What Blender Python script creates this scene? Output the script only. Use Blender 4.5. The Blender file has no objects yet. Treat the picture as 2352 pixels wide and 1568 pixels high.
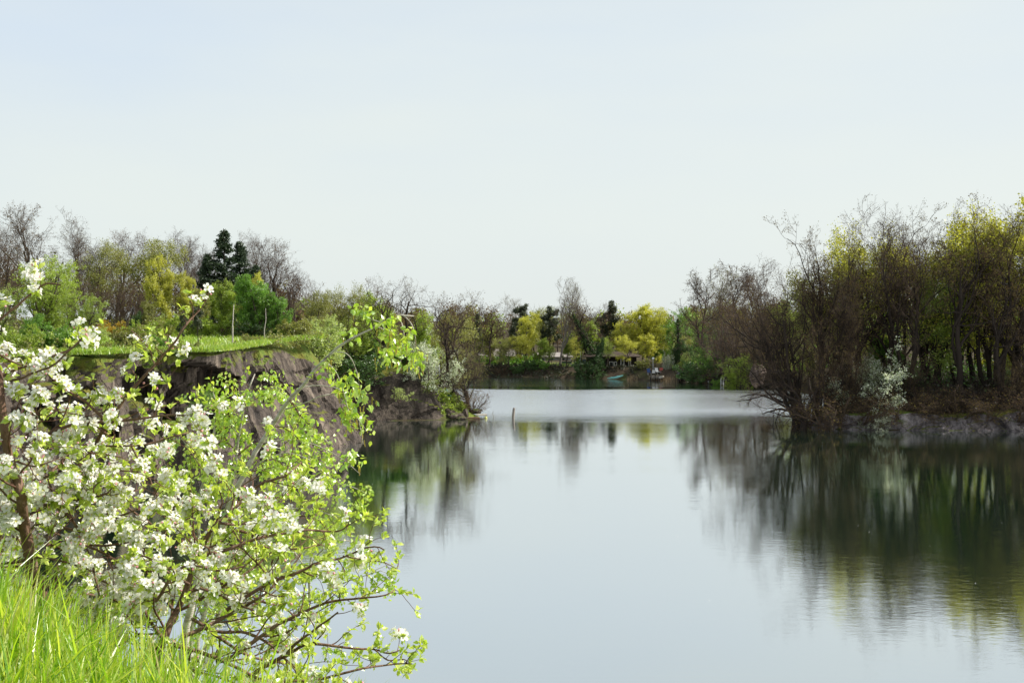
import bpy, math, random
import numpy as np
from mathutils import Vector, Matrix

# ------------------------------------------------------------------ camera, sky, sun
S = bpy.context.scene
FP, CX, HY, CZ = 2522.0, 1176.0, 738.0, 9.0      # focal length and horizon of the photograph, eye height over the water
cam = bpy.data.objects.new('camera', bpy.data.cameras.new('camera'))
S.collection.objects.link(cam); S.camera = cam
cam.location = (0, 0, CZ); cam.rotation_euler = (math.radians(90), 0, 0)
cam.data.sensor_width = 36; cam.data.lens = 36*FP/2352
cam.data.shift_y = -(784-HY)/2352
cam.data.clip_start = 0.05; cam.data.clip_end = 6000

SUN_AZ, SUN_EL = math.radians(79), math.radians(43)   # azimuth measured from +Y towards +X
w = bpy.data.worlds.new('World'); S.world = w; w.use_nodes = True
nt = w.node_tree; nt.nodes.clear()
def N(t, kind, **kw):
    n = t.nodes.new(kind)
    for k, v in kw.items(): setattr(n, k, v)
    return n
out = N(nt, 'ShaderNodeOutputWorld'); bg = N(nt, 'ShaderNodeBackground')
sky = N(nt, 'ShaderNodeTexSky', sky_type='NISHITA', sun_disc=False)
sky.sun_elevation = SUN_EL; sky.sun_rotation = SUN_AZ
sky.air_density = 1.0; sky.dust_density = 2.5; sky.ozone_density = 1.5; sky.altitude = 100
tc = N(nt, 'ShaderNodeTexCoord'); sep = N(nt, 'ShaderNodeSeparateXYZ')
nt.links.new(tc.outputs['Generated'], sep.inputs[0])
ramp = N(nt, 'ShaderNodeValToRGB'); el = ramp.color_ramp.elements     # thin high veil of cloud, by elevation
el[0].position = 0.0; el[0].color = (7.6, 8.2, 8.15, 1)
el[1].position = 0.75; el[1].color = (4.8, 5.6, 7.0, 1)
e = el.new(0.10); e.color = (7.6, 8.25, 8.25, 1)
e = el.new(0.24); e.color = (6.8, 7.75, 8.6, 1)
nt.links.new(sep.outputs[2], ramp.inputs[0])
mp = N(nt, 'ShaderNodeMapping'); mp.inputs['Scale'].default_value = (1.3, 1.3, 5)
nz = N(nt, 'ShaderNodeTexNoise'); nz.inputs['Scale'].default_value = 1.6; nz.inputs['Detail'].default_value = 4
nt.links.new(tc.outputs['Generated'], mp.inputs[0]); nt.links.new(mp.outputs[0], nz.inputs[0])
veil = N(nt, 'ShaderNodeMix', data_type='RGBA', blend_type='MIX')
mr = N(nt, 'ShaderNodeMapRange'); mr.inputs['From Min'].default_value = .35; mr.inputs['From Max'].default_value = .7
mr.inputs['To Min'].default_value = 0.0; mr.inputs['To Max'].default_value = .7
nt.links.new(nz.outputs[0], mr.inputs[0]); nt.links.new(mr.outputs[0], veil.inputs[0])
nt.links.new(ramp.outputs[0], veil.inputs[6]); veil.inputs[7].default_value = (8.1, 8.6, 8.1, 1)
mx = N(nt, 'ShaderNodeMix', data_type='RGBA'); mx.inputs[0].default_value = .88
nt.links.new(sky.outputs[0], mx.inputs[6]); nt.links.new(veil.outputs[2], mx.inputs[7])
sunw = N(nt, 'ShaderNodeMapRange'); sunw.inputs['From Min'].default_value = -.3; sunw.inputs['From Max'].default_value = .8; sunw.inputs['To Max'].default_value = .42
nt.links.new(sep.outputs[0], sunw.inputs[0]); glow = N(nt, 'ShaderNodeMix', data_type='RGBA'); nt.links.new(sunw.outputs[0], glow.inputs[0])
nt.links.new(mx.outputs[2], glow.inputs[6]); glow.inputs[7].default_value = (7.75, 8.1, 7.6, 1)
nt.links.new(glow.outputs[2], bg.inputs[0]); bg.inputs[1].default_value = 0.0725
nt.links.new(bg.outputs[0], out.inputs[0])

sun = bpy.data.objects.new('sun', bpy.data.lights.new('sun', 'SUN')); S.collection.objects.link(sun)
sun.data.energy = 5.0; sun.data.angle = math.radians(0.6); sun.data.color = (1, .95, .86)
sd_ = Vector((math.sin(SUN_AZ)*math.cos(SUN_EL), math.cos(SUN_AZ)*math.cos(SUN_EL), math.sin(SUN_EL)))
sun.rotation_euler = sd_.to_track_quat('Z', 'Y').to_euler(); sun.location = (60, 20, 60)
S.view_settings.view_transform = 'Standard'; S.view_settings.look = 'None'
S.view_settings.exposure = 0.6; S.view_settings.gamma = 1
S.cycles.max_bounces = 6; S.cycles.transparent_max_bounces = 8
S.cycles.transmission_bounces = 3; S.cycles.glossy_bounces = 3; S.cycles.diffuse_bounces = 3
S.cycles.use_denoising = True

C = S.collection
rng = np.random.default_rng(7)

# ------------------------------------------------------------------ helpers
def P(px, py, Y): return np.array(((px-CX)/FP*Y, Y, CZ-(py-HY)/FP*Y))
def X(px, Y): return (px-CX)/FP*Y
def Z(py, Y): return CZ-(py-HY)/FP*Y
def ss(v, a, b):
    t = np.clip((v-a)/(b-a), 0, 1); return t*t*(3-2*t)
def unit(v): return v/np.maximum(np.linalg.norm(v, axis=-1, keepdims=True), 1e-9)

def _h(i, j, k, s):
    n = (i*374761393+j*668265263+k*2147483647+s*144665) & 0xffffffff
    n = ((n ^ (n >> 13))*1274126177) & 0xffffffff
    n = ((n ^ (n >> 16))*2246822519) & 0xffffffff
    return ((n ^ (n >> 15)) & 0xffffff)/float(0xffffff)
def vnoise(p, s=0):
    p = np.asarray(p, float); f = np.floor(p); i = f.astype(np.int64); f = p-f; f = f*f*(3-2*f)
    r = 0
    for a in (0, 1):
        for b in (0, 1):
            for c in (0, 1):
                wgt = (f[..., 0] if a else 1-f[..., 0])*(f[..., 1] if b else 1-f[..., 1])*(f[..., 2] if c else 1-f[..., 2])
                r = r+wgt*_h(i[..., 0]+a, i[..., 1]+b, i[..., 2]+c, s)
    return r*2-1
def fbm(p, o=4, s=0):
    r = 0; a = 1
    for k in range(o): r = r+a*vnoise(np.asarray(p)*2**k, s+k); a *= .5
    return r
def cell(p, s=0):
    i = np.floor(p).astype(np.int64); return _h(i[..., 0], i[..., 1], i[..., 2], s)*2-1

def mk(name, V, Fs, mats=(), mi=None, smooth=False, parent=None, link=True):
    V = np.asarray(V, np.float32)
    if isinstance(Fs, np.ndarray): Fs = [Fs]
    Fs = [f for f in Fs if len(f)]
    me = bpy.data.meshes.new(name)
    me.vertices.add(len(V)); me.vertices.foreach_set('co', V.ravel())
    idx = np.concatenate([f.ravel() for f in Fs]).astype(np.int32)
    tot = np.concatenate([np.full(len(f), f.shape[1]) for f in Fs]).astype(np.int32)
    st = np.concatenate([[0], np.cumsum(tot)[:-1]]).astype(np.int32)
    me.loops.add(len(idx)); me.loops.foreach_set('vertex_index', idx)
    me.polygons.add(len(tot)); me.polygons.foreach_set('loop_start', st)
    try: me.polygons.foreach_set('loop_total', tot)
    except Exception: pass
    for m in mats: me.materials.append(m)
    if mi is not None: me.polygons.foreach_set('material_index', np.asarray(mi, np.int32))
    me.polygons.foreach_set('use_smooth', np.full(len(tot), smooth))
    me.update(calc_edges=True); me.validate()
    o = bpy.data.objects.new(name, me)
    if link: C.objects.link(o)
    if parent: o.parent = parent
    return o
class MB:
    """collects vertices and faces of one mesh"""
    def __init__(s): s.V = []; s.F = {3: [], 4: []}; s.M = {3: [], 4: []}; s.n = 0
    def add(s, V, F, m=0):
        V = np.asarray(V, float).reshape(-1, 3)
        for f in (F if isinstance(F, list) else [F]):
            f = np.asarray(f)
            if len(f): s.F[f.shape[1]].append(f+s.n); s.M[f.shape[1]].append(np.full(len(f), m))
        s.V.append(V); s.n += len(V); return s
    def box(s, x0, x1, y0, y1, z0, z1, m=0, M=None):
        V = np.array([(x, y, z) for x in (x0, x1) for y in (y0, y1) for z in (z0, z1)], float)
        if M is not None: V = V@np.array(M.to_3x3()).T+np.array(M.translation)
        return s.add(V, np.array([(0, 1, 3, 2), (4, 6, 7, 5), (0, 4, 5, 1), (2, 3, 7, 6), (0, 2, 6, 4), (1, 5, 7, 3)]), m)
    def bar(s, a, b, r, m=0, sides=6):
        V, F = tubes(np.array([[a, b]], float), np.array([[r, r]], float), sides, caps=True); return s.add(V, F, m)
    def out(s, name, mats=(), smooth=False, parent=None, link=True):
        Fs = [np.concatenate(s.F[k]) for k in (3, 4) if s.F[k]]
        Ms = np.concatenate([np.concatenate(s.M[k]) for k in (3, 4) if s.M[k]])
        return mk(name, np.concatenate(s.V), Fs, mats, Ms, smooth, parent, link)

def tubes(Pn, R, sides=4, caps=False):
    B, K, _ = Pn.shape
    T = np.gradient(Pn, axis=1) if K > 2 else np.repeat(Pn[:, 1:]-Pn[:, :1], 2, axis=1)
    T = unit(T); u = unit(np.cross(T, np.array((.37, .61, .5)))); v = np.cross(T, u)
    a = np.arange(sides)*2*np.pi/sides
    V = Pn[:, :, None]+R[:, :, None, None]*(np.cos(a)[None, None, :, None]*u[:, :, None]+np.sin(a)[None, None, :, None]*v[:, :, None])
    b = np.arange(B)[:, None, None]*K*sides; k = np.arange(K-1)[None, :, None]*sides; s = np.arange(sides)[None, None, :]
    s2 = (s+1) % sides
    F = np.stack([b+k+s, b+k+s2, b+k+sides+s2, b+k+sides+s], -1).reshape(-1, 4)
    V = V.reshape(-1, 3)
    if caps:
        n = len(V); V = np.concatenate([V, Pn[:, 0], Pn[:, -1]]); fs = []
        for q in range(B):
            for j in range(sides):
                j2 = (j+1) % sides
                fs.append((n+q, q*K*sides+j2, q*K*sides+j)); e0 = q*K*sides+(K-1)*sides
                fs.append((n+B+q, e0+j, e0+j2))
        return V, [F, np.array(fs)]
    return V, F
def rot_rand(r, n, up=None, tilt=None):
    """random rotation matrices (columns = local axes); local Z near up when tilt is given"""
    if up is None: z = unit(r.normal(size=(n, 3)))
    else: z = unit(np.asarray(up)+tilt*r.normal(size=(n, 3)))
    x = unit(np.cross(z, r.normal(size=(n, 3)))); y = np.cross(z, x)
    return np.stack([x, y, z], -1)
def scatter(tv, tf, pos, M, sc):
    """copies of one small template; tf is a list of face arrays"""
    tv = np.asarray(tv, float); n = len(pos)
    V = np.einsum('nij,vj->nvi', M, tv)*np.asarray(sc).reshape(-1, 1, 1)+pos[:, None]
    off = np.arange(n)[:, None, None]*len(tv)
    return V.reshape(-1, 3), [(off+np.asarray(f)[None]).reshape(-1, np.asarray(f).shape[1]) for f in tf]
def tag(o, label=None, cat=None, group=None, kind=None):
    if label: o['label'] = label
    if cat: o['category'] = cat
    if group: o['group'] = group
    if kind: o['kind'] = kind
    return o
def empty(name, loc, rz=0, label=None, cat=None, group=None):
    o = bpy.data.objects.new(name, None); C.objects.link(o); o.location = loc; o.rotation_euler = (0, 0, rz)
    o.empty_display_size = .3
    return tag(o, label, cat, group)

# ------------------------------------------------------------------ materials
def mat(name): m = bpy.data.materials.new(name); m.use_nodes = True; m.node_tree.nodes.clear(); return m, m.node_tree
def set_ramp(r, cols):
    el = r.color_ramp.elements
    while len(el) < len(cols): el.new(.5)
    for i, (p, c) in enumerate(cols): el[i].position = p; el[i].color = (*c, 1)
def leafmat(name, cols, trans=.45, gloss=.06, rough=.45, tboost=1.25, objvar=.12, tb=.6):
    m, t = mat(name); o = N(t, 'ShaderNodeOutputMaterial')
    g = N(t, 'ShaderNodeNewGeometry'); r = N(t, 'ShaderNodeValToRGB')
    set_ramp(r, [(i/max(1, len(cols)-1), c) for i, c in enumerate(cols)])
    t.links.new(g.outputs['Random Per Island'], r.inputs[0])
    oi = N(t, 'ShaderNodeObjectInfo'); hs = N(t, 'ShaderNodeHueSaturation')
    a = N(t, 'ShaderNodeMapRange'); a.inputs['To Min'].default_value = 1-objvar; a.inputs['To Max'].default_value = 1+objvar
    t.links.new(oi.outputs['Random'], a.inputs[0]); t.links.new(a.outputs[0], hs.inputs['Value']); t.links.new(r.outputs[0], hs.inputs['Color'])
    d = N(t, 'ShaderNodeBsdfDiffuse'); tr = N(t, 'ShaderNodeBsdfTranslucent'); mxs = N(t, 'ShaderNodeMixShader')
    mc = N(t, 'ShaderNodeMix', data_type='RGBA', blend_type='MULTIPLY'); mc.inputs[0].default_value = 1
    mc.inputs[7].default_value = (tboost, tboost*1.02, tboost*tb, 1)
    t.links.new(hs.outputs[0], d.inputs[0]); t.links.new(hs.outputs[0], mc.inputs[6]); t.links.new(mc.outputs[2], tr.inputs[0])
    mxs.inputs[0].default_value = trans
    t.links.new(d.outputs[0], mxs.inputs[1]); t.links.new(tr.outputs[0], mxs.inputs[2])
    if gloss:
        gl = N(t, 'ShaderNodeBsdfGlossy'); gl.inputs['Roughness'].default_value = rough; m2 = N(t, 'ShaderNodeMixShader'); m2.inputs[0].default_value = gloss
        t.links.new(mxs.outputs[0], m2.inputs[1]); t.links.new(gl.outputs[0], m2.inputs[2]); t.links.new(m2.outputs[0], o.inputs[0])
    else: t.links.new(mxs.outputs[0], o.inputs[0])
    return m
def noisemat(name, cols, scale=4, rough=.9, bump=.3, stretch=(1, 1, 1), detail=6, bscale=None, spec=.2, coord='Object'):
    m, t = mat(name); o = N(t, 'ShaderNodeOutputMaterial'); p = N(t, 'ShaderNodeBsdfPrincipled')
    c = N(t, 'ShaderNodeTexCoord'); mp = N(t, 'ShaderNodeMapping'); mp.inputs['Scale'].default_value = stretch
    n = N(t, 'ShaderNodeTexNoise'); n.inputs['Scale'].default_value = scale; n.inputs['Detail'].default_value = detail; n.inputs['Roughness'].default_value = .65
    r = N(t, 'ShaderNodeValToRGB'); k = len(cols)
    set_ramp(r, [(.3+.4*i/max(1, k-1), q) for i, q in enumerate(cols)])
    t.links.new(c.outputs[coord], mp.inputs[0]); t.links.new(mp.outputs[0], n.inputs[0]); t.links.new(n.outputs[0], r.inputs[0])
    t.links.new(r.outputs[0], p.inputs['Base Color']); p.inputs['Roughness'].default_value = rough; p.inputs['Specular IOR Level'].default_value = spec
    if bump:
        b = N(t, 'ShaderNodeBump'); b.inputs['Strength'].default_value = bump; b.inputs['Distance'].default_value = .05
        n2 = N(t, 'ShaderNodeTexNoise'); n2.inputs['Scale'].default_value = bscale or scale*3; n2.inputs['Detail'].default_value = 5
        t.links.new(mp.outputs[0], n2.inputs[0]); t.links.new(n2.outputs[0], b.inputs['Height']); t.links.new(b.outputs[0], p.inputs['Normal'])
    t.links.new(p.outputs[0], o.inputs[0]); return m

M = {}
M['bark_far'] = noisemat('bark_far', [(.05, .038, .030), (.10, .078, .062)], 3, stretch=(1, 1, .3), bump=.4)
M['bark_dark'] = noisemat('bark_dark', [(.020, .015, .012), (.045, .034, .027)], 3, stretch=(1, 1, .3), bump=.4)
M['bark_grey'] = noisemat('bark_grey', [(.16, .14, .12), (.26, .23, .20)], 3, stretch=(1, 1, .3), bump=.3)
M['twig'] = noisemat('twig', [(.07, .05, .042), (.12, .088, .072)], 2, bump=0)
M['twig_dark'] = noisemat('twig_dark', [(.055, .038, .027), (.10, .070, .048)], 2, bump=0)
M['twig_pale'] = noisemat('twig_pale', [(.18, .15, .125), (.26, .22, .18)], 2, bump=0)
M['bud'] = leafmat('bud', [(.10, .062, .045), (.16, .10, .065), (.20, .15, .06)], .3, 0)
M['bud_dark'] = leafmat('bud_dark', [(.085, .056, .036), (.14, .095, .055), (.20, .17, .05)], .3, 0)
M['leaf_yellow'] = leafmat('leaf_yellow', [(0.338, 0.351, 0.039), (0.468, 0.468, 0.058), (0.572, 0.546, 0.091)])
M['leaf_lime'] = leafmat('leaf_lime', [(0.182, 0.273, 0.026), (0.286, 0.390, 0.039), (0.416, 0.494, 0.078)])
M['leaf_green'] = leafmat('leaf_green', [(0.078, 0.182, 0.016), (0.130, 0.273, 0.026), (0.208, 0.364, 0.039)])
M['leaf_deep'] = leafmat('leaf_deep', [(0.033, 0.078, 0.016), (0.058, 0.130, 0.021), (0.091, 0.182, 0.026)], .35)
M['litter'] = leafmat('litter', [(.035, .024, .018), (.055, .04, .028), (.05, .055, .02)], .25)
M['leaf_shade'] = leafmat('leaf_shade', [(.035, .028, .02), (.05, .05, .022), (.04, .065, .02)], .25)
M['leaf_olive'] = leafmat('leaf_olive', [(0.156, 0.169, 0.039), (0.234, 0.247, 0.052), (0.312, 0.312, 0.065)])
M['leaf_pale'] = leafmat('leaf_pale', [(0.260, 0.351, 0.091), (0.390, 0.481, 0.130), (0.520, 0.598, 0.234)])
M['needle'] = leafmat('needle', [(.018, .036, .016), (.03, .056, .024), (.05, .082, .032)], .15)
M['needle_far'] = leafmat('needle_far', [(.035, .048, .028), (.06, .075, .035), (.085, .10, .04)], .2)
M['ivy'] = leafmat('ivy', [(.015, .04, .010), (.03, .07, .015), (.05, .10, .02)], .25, .03)
M['white_bloom'] = leafmat('white_bloom', [(.20, .28, .10), (.55, .60, .46), (.72, .74, .66)], .35)
M['white_dim'] = leafmat('white_dim', [(.12, .17, .08), (.42, .46, .36), (.60, .62, .54)], .35)
M['forsythia'] = leafmat('forsythia', [(.40, .26, .02), (.55, .38, .03)], .4)
M['grass_far'] = leafmat('grass_far', [(0.169, 0.286, 0.026), (0.260, 0.403, 0.039), (0.390, 0.429, 0.091)], .45)
M['grass_near'] = leafmat('grass_near', [(.12, .27, .015), (.22, .38, .02), (.34, .47, .03), (.50, .54, .09), (.24, .42, .02), (.50, .44, .20)], .55, .07, .35, 1.5, 0)
M['reed'] = leafmat('reed', [(.22, .15, .09), (.33, .24, .15)], .3)
M['apple_leaf'] = leafmat('apple_leaf', [(.30, .42, .05), (.46, .56, .08), (.60, .66, .14)], .5, .10, .35, 1.3, 0)
M['birch_leaf'] = leafmat('birch_leaf', [(.22, .37, .03), (.36, .50, .05), (.50, .58, .09)], .5, .12, .35, 1.35, 0)
M['petal'] = leafmat('petal', [(.80, .76, .76), (.88, .86, .84), (.90, .90, .88)], .5, .03, .5, 1.05, 0, .95)
M['stamen'] = leafmat('stamen', [(.50, .48, .10), (.60, .55, .18)], .3, 0)
M['pink_bud'] = leafmat('pink_bud', [(.70, .30, .38), (.80, .45, .50)], .3, .05, .4, 1, 0)
M['apple_bark'] = noisemat('apple_bark', [(.075, .042, .028), (.15, .088, .058), (.21, .14, .10)], 14, bump=.5, stretch=(1, 1, .35), rough=.75)
M['twig_near'] = noisemat('twig_near', [(.085, .04, .026), (.15, .08, .052)], 20, bump=.2, rough=.7)
M['birch_bark'] = noisemat('birch_bark', [(.16, .13, .10), (.40, .37, .32), (.50, .47, .42)], 22, bump=.3, stretch=(.25, .25, 1.6), rough=.7)
M['catkin'] = noisemat('catkin', [(.36, .28, .06), (.5, .38, .09)], 60, bump=.4)
M['dead_wood'] = noisemat('dead_wood', [(.14, .12, .10), (.28, .25, .22)], 8, stretch=(3, 3, .5), bump=.5)
M['pale_wood'] = noisemat('pale_wood', [(.30, .27, .22), (.42, .39, .33)], 6, bump=.3)
M['brown_wood'] = noisemat('brown_wood', [(.13, .075, .05), (.20, .12, .08)], 6, bump=.3)
M['black_wood'] = noisemat('black_wood', [(.02, .017, .015), (.04, .032, .028)], 6, bump=.3)
M['white_paint'] = noisemat('white_paint', [(.66, .66, .64), (.76, .76, .74)], 5, rough=.5, bump=.1)
M['metal'] = noisemat('metal', [(.45, .47, .48), (.60, .62, .63)], 8, rough=.35, bump=.1)
M['roof_pale'] = noisemat('roof_pale', [(.24, .21, .20), (.32, .29, .27)], 2, bump=.3)
M['roof_brown'] = noisemat('roof_brown', [(.045, .032, .026), (.07, .052, .043)], 3, bump=.3)
M['wall_brown'] = noisemat('wall_brown', [(.12, .085, .075), (.17, .13, .115)], 2, bump=.2)
M['wall_white'] = noisemat('wall_white', [(.52, .52, .52), (.64, .64, .64)], 2, bump=.2)
M['glass_dark'] = noisemat('glass_dark', [(.015, .018, .02), (.03, .034, .036)], 2, rough=.12, bump=0, spec=.6)
M['teal_paint'] = noisemat('teal_paint', [(.10, .33, .32), (.16, .42, .40)], 6, rough=.35, bump=.1, spec=.5)
M['teal_dark'] = noisemat('teal_dark', [(.02, .08, .085), (.035, .11, .115)], 6, rough=.6, bump=.1)
M['blue_paint'] = noisemat('blue_paint', [(.03, .06, .16), (.05, .09, .22)], 6, rough=.5, bump=.1)
M['red_paint'] = noisemat('red_paint', [(.30, .06, .05), (.40, .09, .07)], 6, rough=.5, bump=.1)
M['tarp'] = noisemat('tarp', [(.03, .028, .03), (.055, .05, .052)], 4, rough=.6, bump=.5)
M['buoy'] = noisemat('buoy', [(.42, .42, .12), (.52, .52, .18)], 6, rough=.5, bump=.1)

def rockmat(name, c_dark, c_mid, c_light, moss=.5):
    m, t = mat(name); o = N(t, 'ShaderNodeOutputMaterial'); p = N(t, 'ShaderNodeBsdfPrincipled')
    c = N(t, 'ShaderNodeTexCoord'); L = t.links.new
    mp = N(t, 'ShaderNodeMapping'); mp.inputs['Rotation'].default_value = (0, .3, .6); mp.inputs['Scale'].default_value = (1.5, 1.5, .75)
    L(c.outputs['Object'], mp.inputs[0])
    n = N(t, 'ShaderNodeTexNoise'); n.inputs['Scale'].default_value = .55; n.inputs['Detail'].default_value = 9; n.inputs['Roughness'].default_value = .7
    L(mp.outputs[0], n.inputs[0])
    r = N(t, 'ShaderNodeValToRGB'); set_ramp(r, [(.34, c_dark), (.5, c_mid), (.66, c_light)]); L(n.outputs[0], r.inputs[0])
    # vertical seepage streaks
    m3 = N(t, 'ShaderNodeMapping'); m3.inputs['Scale'].default_value = (1.6, 1.6, .16); L(c.outputs['Object'], m3.inputs[0])
    n3 = N(t, 'ShaderNodeTexNoise'); n3.inputs['Scale'].default_value = 1.0; n3.inputs['Detail'].default_value = 5; L(m3.outputs[0], n3.inputs[0])
    r3 = N(t, 'ShaderNodeValToRGB'); set_ramp(r3, [(.35, (.42, .38, .37)), (.6, (1.15, 1.1, 1.05))]); L(n3.outputs[0], r3.inputs[0])
    mu = N(t, 'ShaderNodeMix', data_type='RGBA', blend_type='MULTIPLY'); mu.inputs[0].default_value = .8; L(r.outputs[0], mu.inputs[6]); L(r3.outputs[0], mu.inputs[7])
    # cracks
    v = N(t, 'ShaderNodeTexVoronoi', feature='DISTANCE_TO_EDGE'); v.inputs['Scale'].default_value = .8
    nw = N(t, 'ShaderNodeTexNoise'); nw.inputs['Scale'].default_value = 1.5
    ad = N(t, 'ShaderNodeMix', data_type='RGBA', blend_type='ADD'); ad.inputs[0].default_value = .7; L(mp.outputs[0], nw.inputs[0]); L(mp.outputs[0], ad.inputs[6]); L(nw.outputs[1], ad.inputs[7]); L(ad.outputs[2], v.inputs[0])
    rc = N(t, 'ShaderNodeValToRGB'); set_ramp(rc, [(0, (.35, .35, .35)), (.045, (1, 1, 1))]); L(v.outputs[0], rc.inputs[0])
    mu2 = N(t, 'ShaderNodeMix', data_type='RGBA', blend_type='MULTIPLY'); mu2.inputs[0].default_value = .7; L(mu.outputs[2], mu2.inputs[6]); L(rc.outputs[0], mu2.inputs[7])
    # moss on ledges and patches
    g = N(t, 'ShaderNodeNewGeometry'); sp = N(t, 'ShaderNodeSeparateXYZ'); L(g.outputs['Normal'], sp.inputs[0])
    nm = N(t, 'ShaderNodeTexNoise'); nm.inputs['Scale'].default_value = .35; nm.inputs['Detail'].default_value = 7; L(c.outputs['Object'], nm.inputs[0])
    ma = N(t, 'ShaderNodeMath', operation='MULTIPLY_ADD'); ma.inputs[1].default_value = .55; L(sp.outputs[2], ma.inputs[0]); L(nm.outputs[0], ma.inputs[2])
    rm = N(t, 'ShaderNodeMapRange'); rm.inputs['From Min'].default_value = 1.0-moss*.5; rm.inputs['From Max'].default_value = 1.12-moss*.5
    am = N(t, 'ShaderNodeAttribute', attribute_name='moss'); mad = N(t, 'ShaderNodeMath', operation='ADD'); L(ma.outputs[0], mad.inputs[0]); L(am.outputs['Fac'], mad.inputs[1]); L(mad.outputs[0], rm.inputs[0])
    rmc = N(t, 'ShaderNodeValToRGB'); set_ramp(rmc, [(.4, (.13, .12, .018)), (.6, (.10, .15, .02))]); L(n.outputs[0], rmc.inputs[0])
    mm = N(t, 'ShaderNodeMix', data_type='RGBA'); L(rm.outputs[0], mm.inputs[0]); L(mu2.outputs[2], mm.inputs[6]); L(rmc.outputs[0], mm.inputs[7])
    L(mm.outputs[2], p.inputs['Base Color']); p.inputs['Roughness'].default_value = .85; p.inputs['Specular IOR Level'].default_value = .25
    nb = N(t, 'ShaderNodeTexNoise'); nb.inputs['Scale'].default_value = 3; nb.inputs['Detail'].default_value = 8; nb.inputs['Roughness'].default_value = .7; L(mp.outputs[0], nb.inputs[0])
    sm = N(t, 'ShaderNodeMath', operation='MULTIPLY'); L(nb.outputs[0], sm.inputs[0]); L(rc.outputs[0], sm.inputs[1])
    b = N(t, 'ShaderNodeBump'); b.inputs['Strength'].default_value = .9; b.inputs['Distance'].default_value = .22; L(sm.outputs[0], b.inputs['Height']); L(b.outputs[0], p.inputs['Normal'])
    L(p.outputs[0], o.inputs[0]); return m
M['rock'] = rockmat('rock', (.034, .028, .024), (.088, .072, .060), (.175, .145, .118), .12)
M['rock_pale'] = rockmat('rock_pale', (.06, .045, .04), (.16, .12, .10), (.28, .22, .19), .2)
M['rock_bank'] = rockmat('rock_bank', (.05, .044, .044), (.18, .16, .165), (.36, .33, .34), .1)

# ------------------------------------------------------------------ lake outline and ground height
LAKE = np.array([(-34, 34), (-28, 46), (-24.5, 53), (-23.8, 58), (-21.8, 58.3), (-20.3, 63), (-17.4, 63.6), (-15.5, 69), (-13, 76), (-10.6, 82),
    (-12.5, 87), (-15.5, 94), (-15, 98.5), (-6.3, 100), (-4.6, 101.3), (-2.7, 103.2), (-3.4, 106), (-6, 112), (-7, 125), (-8, 145), (-14, 163),
    (-18, 172), (-14, 177.5), (0, 177), (10, 174), (14.9, 171.5), (21.8, 166.9), (25.5, 163), (29.6, 155.5), (33, 150), (36, 140), (38, 122), (30.3, 107), (26.2, 99), (24.8, 92.3),
    (28, 91), (34, 90.5), (42, 90), (55, 87), (85, 78), (95, 40), (80, -30), (-60, -30), (-50, 10)], float)
PLAT = np.array([(-37, 38), (-30.5, 49), (-26.5, 55), (-25, 60), (-23, 60.4), (-21.1, 65), (-18.2, 65.4), (-18, 71), (-17.1, 77), (-16, 82), (-14.6, 84.5),
    (-16, 90), (-16.5, 99), (-14.5, 101.5), (-8.6, 102.5), (-8.6, 108), (-11, 125), (-13, 145), (-22, 165), (-70, 190), (-140, 180), (-140, 30), (-50, 20)], float)
def sdist(x, y, poly):
    """signed distance, positive inside"""
    d = np.full(x.shape, 1e9); ins = np.zeros(x.shape, bool)
    for i in range(len(poly)):
        a = poly[i]; b = poly[(i+1) % len(poly)]; e = b-a
        t = np.clip(((x-a[0])*e[0]+(y-a[1])*e[1])/(e@e), 0, 1)
        d = np.minimum(d, np.hypot(x-a[0]-t*e[0], y-a[1]-t*e[1]))
        c = (a[1] > y) != (b[1] > y)
        with np.errstate(divide='ignore', invalid='ignore'):
            ins ^= c & (x < (b[0]-a[0])*(y-a[1])/(b[1]-a[1]+1e-12)+a[0])
    return np.where(ins, d, -d)
def plat_h(x, y):
    h = 7.2+.036*np.clip(y-68, 0, 30)
    h = h-3.1*ss(y, 85, 98)*ss(x, -26, -15)
    return h-2.2*ss(y, 106, 130)*ss(x, -60, -20)
def gh(x, y):
    x = np.atleast_1d(np.asarray(x, float)); y = np.atleast_1d(np.asarray(y, float))
    d = -sdist(x, y, LAKE); q = np.stack([x, y, 0*x], -1)
    bank = ss(d, .0, 3.2)*2.1+.045*np.clip(d-3, 0, 60)+.25*fbm(q*.25, 3, 5)*ss(d, 1, 4)
    d2 = d-2.2*ss(-x, 9, 12)*ss(-y, -101, -96); bank = bank*ss(d2, -.2, 2)
    fb = ss(y, 135, 150)*ss(-x, -45, -34); bank = bank*(1-fb)+fb*(1.65*ss(d, 0, 3.4)+.006*np.clip(d-3, 0, 60)+.12*fbm(q*.25, 3, 5)*ss(d, 1, 4))
    bank = np.where(d < 0, -.08-3*ss(-d, 0, 4), bank)
    bank = bank+ss(y, 200, 320)*7*ss(-x, -60, 30)
    pl = ss(sdist(x, y, PLAT)-3.0*ss(-y, -92, -86)*ss(-x, 13, 14), 0, .9)
    return np.where(pl > 0, bank*(1-pl)+(plat_h(x, y)+.18*fbm(q*.3, 3, 9))*pl, bank)
def top_h(x, y):
    x = np.atleast_1d(np.asarray(x, float)); y = np.atleast_1d(np.asarray(y, float))
    return np.where(sdist(x, y, PLAT) > -.5, np.maximum(gh(x, y), plat_h(x, y)), gh(x, y))
def near_h(x, y):
    crest = 7.54+np.clip(-(x+.8)*.5, -.6, 1.1)
    q = np.stack([x, y, 0*x], -1)
    return crest-.75*np.clip(y-3.45, 0, None)+.05*fbm(q*1.5, 3, 3)-.5*np.clip(x-4, 0, None)

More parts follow.
